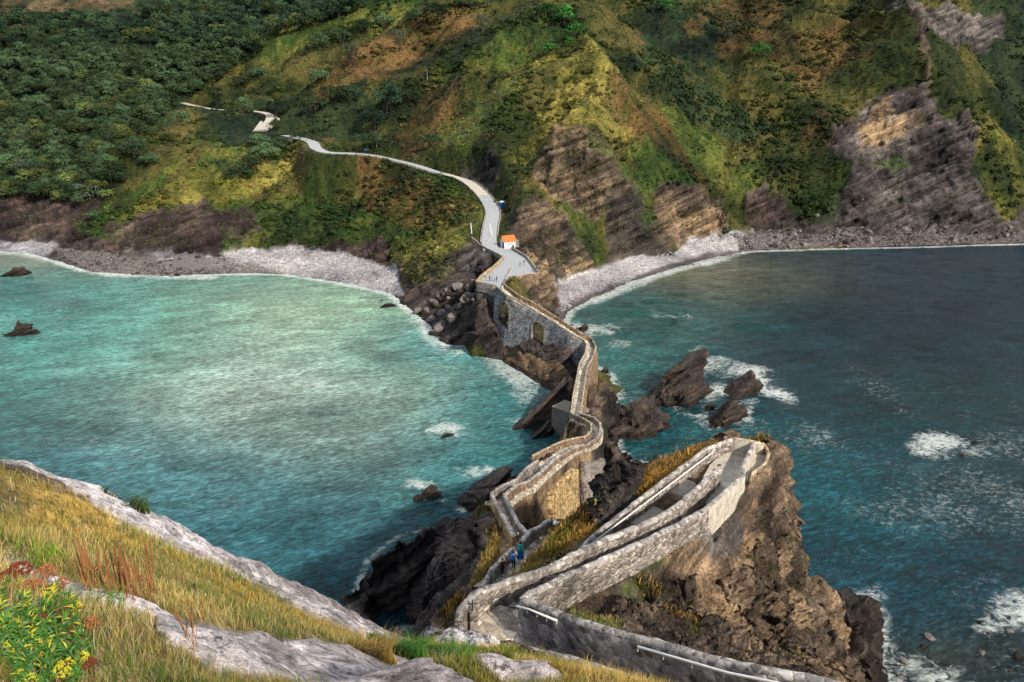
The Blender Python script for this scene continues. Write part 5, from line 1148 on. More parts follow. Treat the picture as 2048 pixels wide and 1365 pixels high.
#SPLIT5
# ------------------------------------------------------------------ vegetation
def quads(P, Nn, s, r, aspect=.6):
    """one small leaf quad at every point P facing roughly Nn"""
    n = len(P); T = r.randn(n, 3); Nn = Nn / (np.linalg.norm(Nn, axis=1)[:, None] + 1e-9); T -= Nn * (T * Nn).sum(1)[:, None]; T /= np.linalg.norm(T, axis=1)[:, None] + 1e-9; B = np.cross(Nn, T)
    s = np.reshape(s, (-1, 1)); V = np.stack([P - T * s - B * s * aspect, P + T * s * .6 - B * s * aspect, P + T * s + B * s * aspect * .4, P - T * s * .5 + B * s * aspect], 1)
    return V.reshape(-1, 3), np.arange(4 * n).reshape(n, 4)
def crown(r, n, kind):
    """crown points, normals, colours for a unit tree (height 1)"""
    if kind == 'oak':
        L = [(0, 0, .52, .40), (0, 0, .52, .40)]
        for _ in range(10): a_ = r.uniform(0, 6.28); e_ = r.uniform(.1, 1.3); L.append((.30 * math.cos(a_) * math.cos(e_), .30 * math.sin(a_) * math.cos(e_), .52 + .34 * math.sin(e_), r.uniform(.13, .20)))
    elif kind == 'pine': L = [(r.uniform(-.30, .30), r.uniform(-.30, .30), r.uniform(.50, .90), r.uniform(.14, .22)) for _ in range(10)]
    else: L = [(r.uniform(-.4, .4), r.uniform(-.4, .4), r.uniform(.15, .6), r.uniform(.18, .32)) for _ in range(9)]
    P = []; Nn = []; Cc = []
    for (a, b, c, q) in L:
        m = n // len(L); d = r.randn(m, 3); d[:, 2] = np.abs(d[:, 2]) * 1.1 - .25; d /= np.linalg.norm(d, axis=1)[:, None]
        rad = q * (.82 + .28 * r.rand(m)); P.append(np.array([a, b, c]) + d * rad[:, None] * [1, 1, .8]); Nn.append(d + .3 * r.randn(m, 3)); sh = r.uniform(.7, 1.35); Cc.append(sh * (.75 + .5 * r.rand(m)))
    return np.concatenate(P), np.concatenate(Nn), np.concatenate(Cc)
r = np.random.RandomState(3)
LC = {'oak': np.array([.042, .072, .034]), 'pine': np.array([.020, .042, .024]), 'bush': np.array([.018, .034, .014]), 'bright': np.array([.035, .13, .025]), 'lime': np.array([.16, .22, .02]), 'grey': np.array([.055, .075, .06]), 'olive': np.array([.075, .095, .030])}
def tree_meshes(kind, ck, n, s):
    P, Nn, c = crown(r, n, kind); V, Fq = quads(P, Nn, s * (.7 + .6 * r.rand(len(P))), r); cc = np.repeat(c[:, None] * LC[ck] * (1 + .25 * r.randn(len(P), 3) * [.6, .3, .6]), 4, axis=0)
    cr = fastmesh('crown', V, Fq, False, np.clip(cc, .002, 1), mats=[M['leaf']])
    lst = [tube([(0, 0, -.08), (.01, 0, .3), (.02, .01, .62)], [.030, .022, .012], 6)]
    for k in range(5): a = k * 1.3 + r.rand(); lst.append(tube([(.012, 0, .28 + .06 * k), (.12 * math.cos(a), .12 * math.sin(a), .48 + .05 * k), (.2 * math.cos(a), .2 * math.sin(a), .6 + .04 * k)], [.012, .008, .004], 5))
    V, Fc = join(lst); return cr, fastmesh('trunk', V, Fc, True, mats=[M['bark']])
TM = {k: [tree_meshes(*a) for _ in range(nv)] for k, a, nv in (('oak', ('oak', 'oak', 1300, .024), 6), ('pine', ('pine', 'pine', 1200, .024), 4), ('bush', ('bush', 'bush', 420, .040), 3), ('bright', ('oak', 'bright', 620, .030), 2), ('lime', ('bush', 'lime', 350, .035), 1), ('grey', ('pine', 'grey', 520, .026), 2), ('olive', ('oak', 'olive', 1100, .026), 3))}
def tree(kind, p, h, wd, label, group=None, cat='tree', name='tree'):
    cr, tk = TM[kind][R.randrange(len(TM[kind]))]; e = empty(name, p, label, cat, group, R.uniform(0, 6.28)); e.scale = (wd, wd, h)
    link('crown', cr, e); link('trunk', tk, e); return e
# wood: candidate places
FOR = [(-150, 30), (240, 55), (420, 0), (760, -10), (700, 40), (560, 75), (470, 145), (385, 200), (330, 235), (285, 300), (225, 375), (175, 425), (60, 400), (-150, 430)]
rs = np.random.RandomState(12); cand = []
u = rs.uniform(-150, 760, 6500); v = rs.uniform(-15, 430, 6500); k = inpoly(u, v, FOR)
grid = {}
for a, b in zip(u[k], v[k]):
    p = GM.hit(a, b)
    if p is None: continue
    d = p[1]; h = rs.uniform(6, 14) * (1.2 if b < 110 else 1.0); sp = h * .70 + 1.2; key = (int(p[0] / sp), int(p[1] / sp))
    if key in grid: continue
    grid[key] = 1; cand.append((h / d, p, h, a, b))
sel = sorted([c for c in cand if -10 < c[3] < 2058 and c[4] > 0], key=lambda c: -c[0]); ind = sel[:270]; ids = {id(c) for c in ind}
for _, p, h, a, b in ind:
    kd = 'pine' if (b < 120 and rs.rand() < .6) else ('grey' if rs.rand() < .05 else ('olive' if rs.rand() < .22 else 'oak'))
    lb = {'olive': 'lighter olive green round tree among the dark trees of the left wood', 'oak': 'dense round dark green tree in the wood on the left hillside', 'pine': 'tall dark pine with raised crown in the upper part of the left wood', 'grey': 'grey green leafless looking tree among the dark trees of the left wood'}[kd]
    tree(kd, p - [0, 0, h * .22], h, h * rs.uniform(1.0, 1.4), lb, {'olive': 'lighter olive trees of the left wood', 'oak': 'round trees of the left wood', 'pine': 'pines at the top of the left wood', 'grey': 'grey trees of the left wood'}[kd])
rest = [c for c in cand if id(c) not in ids]; Vs = []; Fs = []; Cs = []; n0 = 0
T_ = []
for q in range(8):
    P, Nn, c = crown(rs, 260, 'oak' if q < 5 else 'pine'); V, Fq = quads(P, Nn, .042 * (.7 + .6 * rs.rand(len(P))), rs); T_.append((V, Fq, np.repeat(c, 4)[:, None] * LC['oak' if q < 5 else 'pine']))
for _, p, h, a, b in rest:
    V, Fq, c = T_[rs.randint(5, 8) if b < 110 and rs.rand() < .6 else rs.randint(0, 5)]; an = rs.uniform(0, 6.28); ca, sa = math.cos(an), math.sin(an); wd = h * rs.uniform(.95, 1.35)
    Vs.append(np.stack([(V[:, 0] * ca - V[:, 1] * sa) * wd, (V[:, 0] * sa + V[:, 1] * ca) * wd, V[:, 2] * h], 1) + p); Fs.append(Fq + n0); Cs.append(c * rs.uniform(.6, 1.5)); n0 += len(V)
if Vs: tag(link('distant_wood', fastmesh('distant_wood', np.concatenate(Vs), np.concatenate(Fs), False, np.concatenate(Cs), mats=[M['leaf']])), 'far smaller trees filling the rest of the left wood', 'wood', kind='stuff')
print('trees', len(ind), len(rest))
# single trees and bushes that can be told apart
for kd, u, v, h, wd, lb in [
    ('olive', 215, 400, 5, 6, 'olive bush at the lower right corner of the wood, nearest the slope'), ('oak', 250, 370, 6, 7, 'dark bush standing out from the right border of the wood'), ('oak', 300, 330, 6, 7, 'dark bush on the grass just right of the wood, upper one'), ('oak', 190, 440, 5, 6, 'dark bush above the maroon cliff below the wood'), ('olive', 340, 285, 6, 7, 'olive tree near the left end of the upper road'),
    ('bright', 1128, 52, 11, 12, 'bright green bushy tree on the central ridge, the largest there'), ('bright', 1150, 82, 9, 9, 'bright green tree just below the largest one on the ridge'), ('bright', 1092, 38, 9, 9, 'bright green tree left of the largest one on the ridge'), ('bright', 1085, 8, 10, 9, 'bright green tree at the top edge above the ridge'),
    ('bright', 1100, 108, 5, 9, 'low bright green bush below the ridge trees'), ('bright', 1140, 96, 5, 5, 'small yellow green bush on the ridge crest'),
    ('grey', 800, 108, 14, 8, 'slim pale green tree standing alone on the ferny slope'), ('grey', 965, 78, 13, 8, 'tall thin pale tree high on the ferny slope, nearest the ridge'), ('grey', 706, 138, 15, 9, 'tall pale grey green tree left of the slim one'),
    ('oak', 660, 210, 12, 11, 'dark tree clump above the road bend, left one'), ('oak', 632, 232, 11, 12, 'dark spreading tree right above the road, next to the bend'), ('pine', 775, 228, 19, 14, 'nearly black large tree above the middle of the road'), ('pine', 750, 262, 15, 12, 'nearly black tree just below the largest dark one'), ('oak', 745, 298, 9, 8, 'dark tree at the roadside beside the blue board'), ('oak', 700, 208, 12, 12, 'dark round tree between the two tree clumps above the road'), ('oak', 820, 208, 8, 8, 'grey green bush right of the nearly black tree'),
    ('oak', 600, 283, 6, 7, 'dark round bush covering the road just left of the bend'), ('oak', 548, 262, 7, 7, 'dark round tree below the lay-by'), ('pine', 553, 240, 13, 8, 'dark upright tree between the upper and lower road'), ('oak', 490, 222, 9, 8, 'yellow green tree in front of the upper road'), ('pine', 434, 212, 12, 9, 'umbrella shaped tree behind the upper road'), ('oak', 362, 252, 9, 10, 'dark tree below the left end of the upper road'),
    ('lime', 445, 370, 4, 6.5, 'vivid lime green bush on the lower left slope'), ('oak', 480, 365, 9, 10, 'dark bush beside the lime green bush'), ('oak', 500, 345, 9, 11, 'dark bush up the gully above the lime green one'), ('oak', 530, 320, 9, 11, 'dark bush in the middle of the gully'), ('oak', 560, 305, 8, 10, 'dark bush at the head of the gully'), ('oak', 520, 296, 8, 9, 'dark bush on the left side of the gully head'),
    ('oak', 725, 72, 12, 13, 'dark tree in the row across the upper slope, third'), ('oak', 680, 88, 12, 14, 'dark tree in the row across the upper slope, second'), ('oak', 640, 100, 12, 12, 'dark tree in the row across the upper slope, first'), ('oak', 770, 62, 11, 12, 'dark tree in the row across the upper slope, fourth'), ('oak', 875, 42, 12, 15, 'dark round tree alone near the top of the slope'), ('oak', 925, 20, 12, 12, 'dark tree at the top left of the ridge'), ('oak', 835, 48, 10, 9, 'small dark tree left of the lone round tree'),
    ('grey', 1452, 88, 13, 8, 'slim pale tree on the right hillside among rusty fern, left one'), ('bright', 1520, 118, 9, 8, 'round green tree on the right hillside among rusty fern'), ('bright', 1330, 30, 9, 11, 'bright green bush high on the right slope'), ('bush', 1390, 20, 8, 10, 'dark bush near the top edge right of the bright one'),
    ('oak', 860, 295, 7, 9, 'dark bush above the right part of the road'), ('oak', 640, 170, 9, 12, 'dark bush on the slope left of the ferny bank'), ('oak', 480, 175, 9, 12, 'dark bush above the umbrella shaped tree'), ('oak', 520, 160, 9, 12, 'dark bush in the middle of the left slope')]:
    p = GM.hit(u, v)
    if p is not None: h *= 1.35; wd *= (1.75 if h < 14 else 1.6); tree(kd, p - [0, 0, h * .26], h, wd, lb, cat='tree' if kd in ('oak', 'pine', 'grey', 'bright') and h > 6 else 'bush', name='tree' if h > 6 else 'bush')
# low scrub all over the open hillsides
Xd, Yd, Zd, C, Rk, beach, inpz_, rdd, U, Vv = MAINVEG
ok = (Rk < .35) & (beach < .1) & (~inpz_) & (rdd > 4.2) & (Zd > 3) & (U > -120) & (U < 2170) & (Vv > -60) & (Vv < 600)
idx = np.flatnonzero(ok.reshape(-1)); pick = rs.choice(idx, 33000, replace=False)
P = np.stack([Xd, Yd, Zd], -1).reshape(-1, 3)[pick]; Cb = C.reshape(-1, 3)[pick]; dd = np.hypot(P[:, 0], P[:, 1])
K = 6; s = (.42 + .55 * rs.rand(len(P)) ** 2) * (dd / 380) ** .5; off_ = rs.randn(len(P), K, 3) * s[:, None, None] * [.75, .75, .35]; off_[..., 2] = np.abs(off_[..., 2])
PP = (P[:, None] + off_).reshape(-1, 3); Nn = np.array([.25, -.25, .9]) + rs.randn(len(PP), 3) * .42; V, Fq = quads(PP, Nn, np.repeat(s, K) * (.35 + .4 * rs.rand(len(PP))), rs, .7)
hv = np.exp(.32 * rs.randn(len(P), 1) + .5 * fbm(P[:, :1] / 6, P[:, 1:2] / 6, P[:, 2:] / 6, 3, 7)); cc = Cb * hv * (1 + .22 * rs.randn(len(P), 3)); rusty = rs.rand(len(P)) < .10; cc[rusty] = cc[rusty] * .5 + np.array([.12, .055, .02]) * .5
cc = np.repeat(np.clip(cc, .004, .6), 4 * K, axis=0) * np.repeat(rs.uniform(.7, 1.35, (len(PP), 1)), 4, axis=0)
tag(link('scrub', fastmesh('scrub', V, Fq, False, cc, mats=[M['vc']])), 'low fern and heath scrub covering the open hillsides', 'scrub', kind='stuff')

okr = (Rk > .6) & (~inpz_) & (MAINCALM > .9) & (beach < .1) & (Zd > 5) & (U > -100) & (U < 2150) & (Vv > -20) & (Vv < 560) & (fbm(Xd / 12, Yd / 12, Zd / 12, 4, 88) > .08)
idr = rs.choice(np.flatnonzero(okr.reshape(-1)), 5200, replace=False); Pr = np.stack([Xd, Yd, Zd], -1).reshape(-1, 3)[idr]; K2 = 5; sr = .3 + .5 * rs.rand(len(Pr)) ** 2
PPr = (Pr[:, None] + rs.randn(len(Pr), K2, 3) * sr[:, None, None] * .6).reshape(-1, 3); Vr, Fr = quads(PPr, np.array([.2, -.5, .8]) + rs.randn(len(PPr), 3) * .4, np.repeat(sr, K2) * .5, rs, .7)
cr_ = np.array([.05, .062, .018]) * np.exp(.45 * rs.randn(len(Pr), 1)); tag(link('cliff_plants', fastmesh('cliff_plants', Vr, Fr, False, np.repeat(np.clip(cr_, .004, .5), 4 * K2, axis=0), mats=[M['vc']])), 'small plants growing on ledges of the far cliffs', 'scrub', kind='stuff')
# rounded gorse and bramble clumps
cl_n = fbm(P[:, 0] / 30, P[:, 1] / 30, P[:, 2] / 30, 4, 55); kk = np.flatnonzero(cl_n + .12 * rs.randn(len(P)) > .16)[:5200]; Pb = P[kk]; cbk = Cb[kk]
bt_ = []
for q in range(5):
    d = rs.randn(34, 3); d[:, 2] = np.abs(d[:, 2]) * .9; d /= np.linalg.norm(d, axis=1)[:, None]; Vb, Fb = quads(d * [1, 1, .8] * rs.uniform(.8, 1.1, (34, 1)), d + .3 * rs.randn(34, 3), .34 * rs.uniform(.7, 1.2, 34), rs, .75); bt_.append((Vb, Fb))
Vs = []; Fs = []; Cs = []; n0 = 0
for p_, c_ in zip(Pb, cbk):
    Vb, Fb = bt_[rs.randint(5)]; s_ = rs.uniform(.7, 2.0) * (math.hypot(p_[0], p_[1]) / 380) ** .5; Vs.append(Vb * s_ * [1.2, 1.2, 1] + p_); Fs.append(Fb + n0); n0 += len(Vb)
    cx = (c_ * .45 + np.array([.020, .036, .012]) * .55) * math.exp(.3 * rs.randn()); Cs.append(np.repeat(cx * rs.uniform(.7, 1.4, (34, 1)), 4, axis=0))
tag(link('gorse', fastmesh('gorse', np.concatenate(Vs), np.concatenate(Fs), False, np.clip(np.concatenate(Cs), .003, 1), mats=[M['vc']])), 'dark rounded gorse and bramble clumps over the open slopes', 'scrub', kind='stuff')
# ---- grass blades
def blades(P, h, w_, col, lean=.5, seed=0):
    q = np.random.RandomState(seed); n = len(P); a = q.uniform(0, 2 * math.pi, n); dx = np.stack([np.cos(a), np.sin(a), 0 * a], 1); b = a + q.uniform(-1, 1, n) + 1.57; ln = np.stack([np.cos(b), np.sin(b), 0 * b], 1) * (lean * q.rand(n) * h)[:, None] + np.array([.12, .05, 0]) * h[:, None]
    up = np.array([0, 0, 1.0]); w_ = w_[:, None]; h_ = h[:, None]
    V = np.stack([P - dx * w_, P + dx * w_, P + up * h_ * .55 + ln * .35 + dx * w_ * .8, P + up * h_ * .55 + ln * .35 - dx * w_ * .8, P + up * h_ * .92 + ln], 1).reshape(-1, 3)
    i = np.arange(n)[:, None] * 5; F4 = (i + [0, 1, 2, 3]); F3 = (i + [3, 2, 4])
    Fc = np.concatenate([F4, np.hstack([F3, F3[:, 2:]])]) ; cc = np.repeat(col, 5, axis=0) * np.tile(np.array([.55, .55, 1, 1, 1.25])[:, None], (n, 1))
    return V, F4, F3, cc
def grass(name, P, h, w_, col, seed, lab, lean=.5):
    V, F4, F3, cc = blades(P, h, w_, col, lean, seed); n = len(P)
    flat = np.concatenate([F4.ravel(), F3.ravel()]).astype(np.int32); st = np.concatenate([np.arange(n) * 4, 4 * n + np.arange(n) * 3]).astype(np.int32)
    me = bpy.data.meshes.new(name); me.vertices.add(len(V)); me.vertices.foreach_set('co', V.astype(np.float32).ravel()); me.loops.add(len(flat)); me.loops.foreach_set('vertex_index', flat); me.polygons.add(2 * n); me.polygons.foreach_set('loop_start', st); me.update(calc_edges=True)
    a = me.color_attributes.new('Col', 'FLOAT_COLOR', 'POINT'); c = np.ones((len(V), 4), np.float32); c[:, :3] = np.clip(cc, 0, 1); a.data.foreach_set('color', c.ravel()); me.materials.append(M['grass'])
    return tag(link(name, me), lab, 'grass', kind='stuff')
m, t, b = newmat('grass_blades'); at = N(t, 'ShaderNodeAttribute', attribute_name='Col'); t.links.new(at.outputs['Color'], b.inputs['Base Color']); b.inputs['Specular IOR Level'].default_value = .15; b.inputs['Roughness'].default_value = .7
tr = N(t, 'ShaderNodeBsdfTranslucent'); t.links.new(at.outputs['Color'], tr.inputs['Color']); ms = N(t, 'ShaderNodeMixShader'); ms.inputs[0].default_value = .3
t.links.new(b.outputs[0], ms.inputs[1]); t.links.new(tr.outputs[0], ms.inputs[2]); t.links.new(ms.outputs[0], t.nodes['Material Output'].inputs[0]); M['grass'] = m
Xn, Yn, Zn_, Cn, Rn, Un, Vn, dn_, wk = NEAR
def pickv(mask, n, seed, jit=.5):
    q = np.random.RandomState(seed); idx = np.flatnonzero(mask.reshape(-1)); k = q.choice(idx, min(n, len(idx) * 3), replace=True)
    P = np.stack([Xn, Yn, Zn_], -1).reshape(-1, 3)[k]; d = np.hypot(P[:, 0], P[:, 1]); P = P + q.randn(len(P), 3) * (d * .004)[:, None] * [1, 1, 0]; return P, Cn.reshape(-1, 3)[k], d, q
mask = (Rn < .4) & (dn_ < 34) & (wk > .7) & (Un > -120) & (Un < 1500) & (Vn > 880) & (Vn < 1480) & (Yn < 30)
P, cb, d, q = pickv(mask, 250000, 4)
tu = fbm(P[:, 0] * 1.6, P[:, 1] * 1.6, P[:, 2] * 0, 4, 2, .6); tu = tu + .55 * fbm(P[:, 0] * .45, P[:, 1] * .45, P[:, 2] * 0, 3, 12); tt = np.clip(tu * 1.3 + .5 + .18 * q.randn(len(P)), 0, 1)[:, None]
colr = cb * .5 + .5 * np.where(tt < .5, np.array([.10, .15, .02]) * (1 - 2 * tt) + np.array([.38, .31, .06]) * 2 * tt, np.array([.38, .31, .06]) * (2 - 2 * tt) + np.array([.66, .52, .20]) * (2 * tt - 1)); red = q.rand(len(P)) < .05; colr[red] = [.32, .11, .03]; gg = fbm(P[:, 0] * 1.1 + 9, P[:, 1] * 1.1, P[:, 2] * 0, 4, 33, .6) + .25 * q.randn(len(P)) > .28; colr[gg] = np.array([.10, .17, .03]) * q.uniform(.6, 1.4, (gg.sum(), 1)); gy = q.rand(len(P)) < .05; colr[gy] = [.42, .40, .34]
hh = (.04 + .10 * q.rand(len(P)) ** 1.5 + .06 * tu) * np.clip((d / 6) ** .45, .6, 2.0)
nk = linedist(P[:, 0], P[:, 1], np.array(Kd), 6); hh = hh * np.clip(.25 + nk / 4, .3, 1)
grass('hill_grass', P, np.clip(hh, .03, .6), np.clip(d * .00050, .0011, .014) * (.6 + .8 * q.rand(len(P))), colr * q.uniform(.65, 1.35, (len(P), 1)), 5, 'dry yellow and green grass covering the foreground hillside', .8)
mask = (Rn < .12) & (dn_ > 34) & (dn_ < 75) & (wk > .5) & (Vn > 850) & (Vn < 1290) & (Un > 880) & (Un < 1660)
P, cb, d, q = pickv(mask, 36000, 9); red = q.rand(len(P)) < .30
colr = cb * q.uniform(.7, 1.5, (len(P), 1)); colr[red] = np.array([.55, .28, .07]) * q.uniform(.6, 1.3, (red.sum(), 1))
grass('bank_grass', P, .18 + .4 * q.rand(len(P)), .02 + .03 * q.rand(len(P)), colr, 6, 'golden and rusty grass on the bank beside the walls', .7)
# mosses, little scrub on crag rock
mask = (Rn > .5) & (dn_ > 34) & (Un > 1040) & (Un < 1700) & (Vn > 1000) & (Vn < 1380) & (fbm(Xn / 5, Yn / 5, Zn_ / 5, 4, 77) > .12) & (wk > .8)
P, cb, d, q = pickv(mask, 9000, 19); s = .06 + .16 * q.rand(len(P)) ** 2
V, Fq = quads(P + [0, 0, .06], np.array([.1, -.2, .8]) + q.randn(len(P), 3) * .7, s, q, .7); cc = np.array([.06, .075, .018]) * np.exp(.5 * q.randn(len(P), 1)) ; cc[q.rand(len(P)) < .3] = [.20, .13, .05]
tag(link('crag_plants', fastmesh('crag_plants', V, Fq, False, np.repeat(np.clip(cc, 0, 1), 4, axis=0), mats=[M['vc']])), 'small plants and dry tufts clinging to the crag', 'scrub', kind='stuff')

# ---- foreground plants
def leafspindle(base, d, L_, w_, q):
    d = d / np.linalg.norm(d); a = np.cross(d, q.randn(3)); a /= np.linalg.norm(a); pts = [base, base + d * L_ * .4 + [0, 0, .006], base + d * L_]
    return tube(pts, [w_ * .45, w_, w_ * .12], 5)
def put(u, v, t):                                   # a point t metres along the view ray
    d = ray(u, v); return np.array([0, 0, CAMZ]) + d * t
def samphire(name, pix, tdist, nst, seed, label, tips):
    q = np.random.RandomState(seed); g = GN.hit(*pix); g = g if g is not None else put(*pix, tdist); e = empty(name, g, label, 'plant'); lv = []; st_ = []; lt = []
    for k in range(nst):
        u = pix[0] + q.uniform(-1, 1) * 78; v = pix[1] + q.uniform(-.75, .8) * 80; h_ = GN.hit(u, v); h_ = h_ if h_ is not None else g; top = h_ + [q.uniform(-.03, .05), q.uniform(-.04, .04), q.uniform(.07, .17)]; st_.append(tube([g - [0, 0, .03], h_ - [0, 0, .005], (h_ + top) / 2 + q.randn(3) * .008, top], [.004, .0045, .003, .002], 5))
        for j in range(24):
            f = q.uniform(.25, 1.02); b_ = h_ + (top - h_) * f; d = np.array([q.randn(), q.randn(), .55 + .6 * q.rand()]); (lt if (f > .72 and q.rand() < tips) else lv).append(leafspindle(b_, d, q.uniform(.025, .05), .0032, q))
    part('stems', *join(st_), M['stem'], e); V, Fc = join(lv + lt); nf = sum(len(x_[1]) for x_ in lv)
    link('leaves', fastmesh('leaves', V - np.array(e.location), Fc, False, mats=[M['gleaf'], M['yleaf']], midx=[0] * nf + [1] * (len(Fc) - nf)), e)
    return e
M['stem'] = plain('green_stem', (.10, .13, .03)); M['gleaf'] = plain('fleshy_leaf', (.045, .15, .020), .5, .4, .4, 12); M['yleaf'] = plain('yellow_leaf', (.42, .40, .035), .5, .3, .3, 12)
M['umb'] = plain('yellow_umbel', (.42, .40, .03), .8, .2, .4, 60); M['rust'] = plain('dried_umbel', (.28, .11, .05), .9, .1, .5, 60); M['rust2'] = plain('dark_dried_umbel', (.16, .035, .02), .9, .1, .5, 60); M['stalk'] = plain('dry_stalk', (.26, .12, .05), .9, .1, .3)
samphire('samphire_plant', (45, 1300), 2.2, 46, 1, 'fleshy green plant with yellow leaf tips filling the bottom left corner', .25)
samphire('samphire_plant', (110, 1345), 2.0, 26, 2, 'fleshy green plant at the bottom edge just right of the corner plant', .12)
samphire('samphire_plant', (20, 1245), 2.6, 20, 4, 'yellow tipped plant at the left edge above the corner plant', .8)
BALL = [(ICO1, ICO1F)]
def umbel(u, v, rad, mat, label, seed, grp=None):
    q = np.random.RandomState(seed); g = GN.hit(u, v + 30); g = g if g is not None else put(u, v, 2.5); t_ = np.linalg.norm(g - [0, 0, CAMZ]) * .97
    c = put(u, v, t_ / np.linalg.norm(ray(u, v))); e = empty('umbel_flower', g, label, 'flower', grp); lst = []; sp = []
    base = c - [0, 0, rad * 1.2]
    for k in range(70):
        d = q.randn(3); d[2] = abs(d[2]) * .9 + .1; d /= np.linalg.norm(d); p = c - [0, 0, rad * .5] + d * rad * [1, 1, .7] * (.85 + .2 * q.rand()); lst.append((ICO1[:12] * rad * .12 * q.uniform(.7, 1.4) + p, OCTF))
        if k % 4 == 0: sp.append(tube([base, p], .0012, 4))
    part('flower_head', *join(lst), M[mat], e); part('stalk', *join([tube([g - [0, 0, .01], (g + base) / 2 + [.01, 0, 0], base], [.003, .0026, .002], 5)] + sp), M['stalk'], e)
bm = bmesh.new(); bmesh.ops.create_icosphere(bm, subdivisions=1, radius=1); ICO0 = np.array([q_.co[:] for q_ in bm.verts]); OCTF = [[q_.index for q_ in f.verts] for f in bm.faces]; bm.free(); ICO1 = np.vstack([ICO0, ICO1[12:]]) if len(ICO0) == 12 else ICO1
for i, (u, v, rp_, mt, lb) in enumerate([(35, 1135, 24, 'rust2', 'dark red dried flower head near the left edge, highest'), (90, 1140, 24, 'rust', 'rust orange dried flower head above the others'), (12, 1148, 18, 'rust2', 'small dark dried flower head at the left edge'), (70, 1168, 20, 'rust', 'orange dried flower head left of the dark one'), (55, 1166, 14, 'rust', 'small orange dried flower head beside the larger orange one'),
    (122, 1162, 17, 'rust', 'small rust orange dried head, right one of the upper row'), (102, 1176, 16, 'rust2', 'dark dried head below the rust orange row'), (142, 1212, 20, 'umb', 'yellow green umbel right of the reddish heads'), (120, 1222, 20, 'rust2', 'dark red dried head left of the yellow green umbel'), (80, 1236, 16, 'rust2', 'brown dried head over the corner plant'), (162, 1246, 22, 'rust', 'bright orange dried head in the middle, left of a pair'), (180, 1243, 19, 'rust', 'bright orange dried head, right of a pair'),
    (150, 1272, 17, 'rust', 'orange dried head below the bright pair'), (88, 1292, 24, 'umb', 'yellow umbel inside the green corner plant'), (132, 1328, 25, 'umb', 'large yellow umbel at the bottom of the green plant'), (158, 1312, 18, 'umb', 'yellow green umbel to the right of the large yellow one'), (175, 1322, 16, 'rust2', 'dark red head beside the yellow umbels'), (75, 1312, 13, 'umb', 'small yellow umbel at the lower left'), (55, 1358, 18, 'umb', 'yellow umbel at the bottom edge')]):
    g = GN.hit(u, v + 30); t_ = np.linalg.norm(g - [0, 0, CAMZ]) if g is not None else 2.5; umbel(u, v, rp_ * t_ / F / 1.35, mt, lb, 50 + i)
q = np.random.RandomState(8)
def stalks(name, poly, n, hgt, mat, lab, seed, r0=.0022):
    q = np.random.RandomState(seed); us = [p[0] for p in poly]; vs = [p[1] for p in poly]; L_ = []; g0 = None
    while len(L_) < n:
        u = q.uniform(min(us), max(us)); v = q.uniform(min(vs), max(vs))
        if not inpoly(np.array([u]), np.array([v]), poly)[0]: continue
        g = GN.hit(u, v)
        if g is None: continue
        h_ = hgt * q.uniform(.6, 1.25); l = q.randn(2) * .10 * h_; L_.append(tube([g, g + [l[0] * .5, l[1] * .5, h_ * .5], g + [l[0], l[1], h_ * .62], g + [l[0] * 1.2, l[1] * 1.2, h_]], [r0, r0 * .8, r0 * 2.0, r0 * .5], 5))
    return tag(part(name, *join(L_), M[mat]), lab, 'plant', kind=None)
stalks('dry_spikes', [(180, 1185), (330, 1185), (330, 1215), (270, 1235), (170, 1205)], 60, .34, 'stalk', 'patch of upright reddish brown dry spikes in the foreground grass', 3, .003)
stalks('dry_spikes', [(370, 1290), (420, 1300), (400, 1320), (370, 1310)], 8, .22, 'stalk', 'few thin dry stalks standing in front of the pale foreground slab', 5, .002)
def tussock(u, v, rad, n, hgt, col, lab, seed):
    q = np.random.RandomState(seed); g = GN.hit(u, v); 
    if g is None: return
    a = q.uniform(0, 6.28, n); rr_ = rad * np.sqrt(q.rand(n)); P = np.stack([g[0] + np.cos(a) * rr_, g[1] + np.sin(a) * rr_, 0 * a], 1); P[:, 2] = [GN.z(x, y) for x, y, _ in P]
    V, F4, F3, cc = blades(P, hgt * (.5 + .8 * q.rand(n)), np.full(n, max(g[1] * .0009, .003)), np.array(col) * np.exp(.4 * q.randn(n, 1)), 1.2, seed)
    Fc = [list(map(int, f)) for f in F4] + [list(map(int, f)) for f in F3]; part_ = part('grass_tussock', V, Fc, M['grass'], col=np.clip(cc, 0, 1)); tag(part_, lab, 'grass tussock')
tussock(800, 1308, .42, 1400, .22, (.06, .16, .03), 'dark green grass tussock left of the greener one at the bottom', 1); tussock(882, 1325, .62, 1900, .27, (.07, .17, .03), 'vivid green grass tussock among yellow grass near the bottom middle', 2)
tussock(745, 1312, .25, 500, .2, (.30, .20, .06), 'small straw coloured tuft on the pale slab', 3); tussock(1000, 1318, .5, 500, .3, (.16, .18, .03), 'yellow green tuft beside the pale boulder', 4); tussock(175, 1215, .2, 350, .09, (.10, .22, .02), 'bright green tuft behind the dried flower heads', 6); tussock(20, 1105, .3, 400, .08, (.14, .24, .02), 'lime green tuft at the left edge of the grass', 7)
tussock(255, 1012, .30, 500, .16, (.05, .08, .02), 'dark green tuft on the pale rock edge, farther left', 8); tussock(325, 1030, .30, 500, .16, (.05, .08, .02), 'dark green tuft on the pale rock edge, nearer the middle', 9)
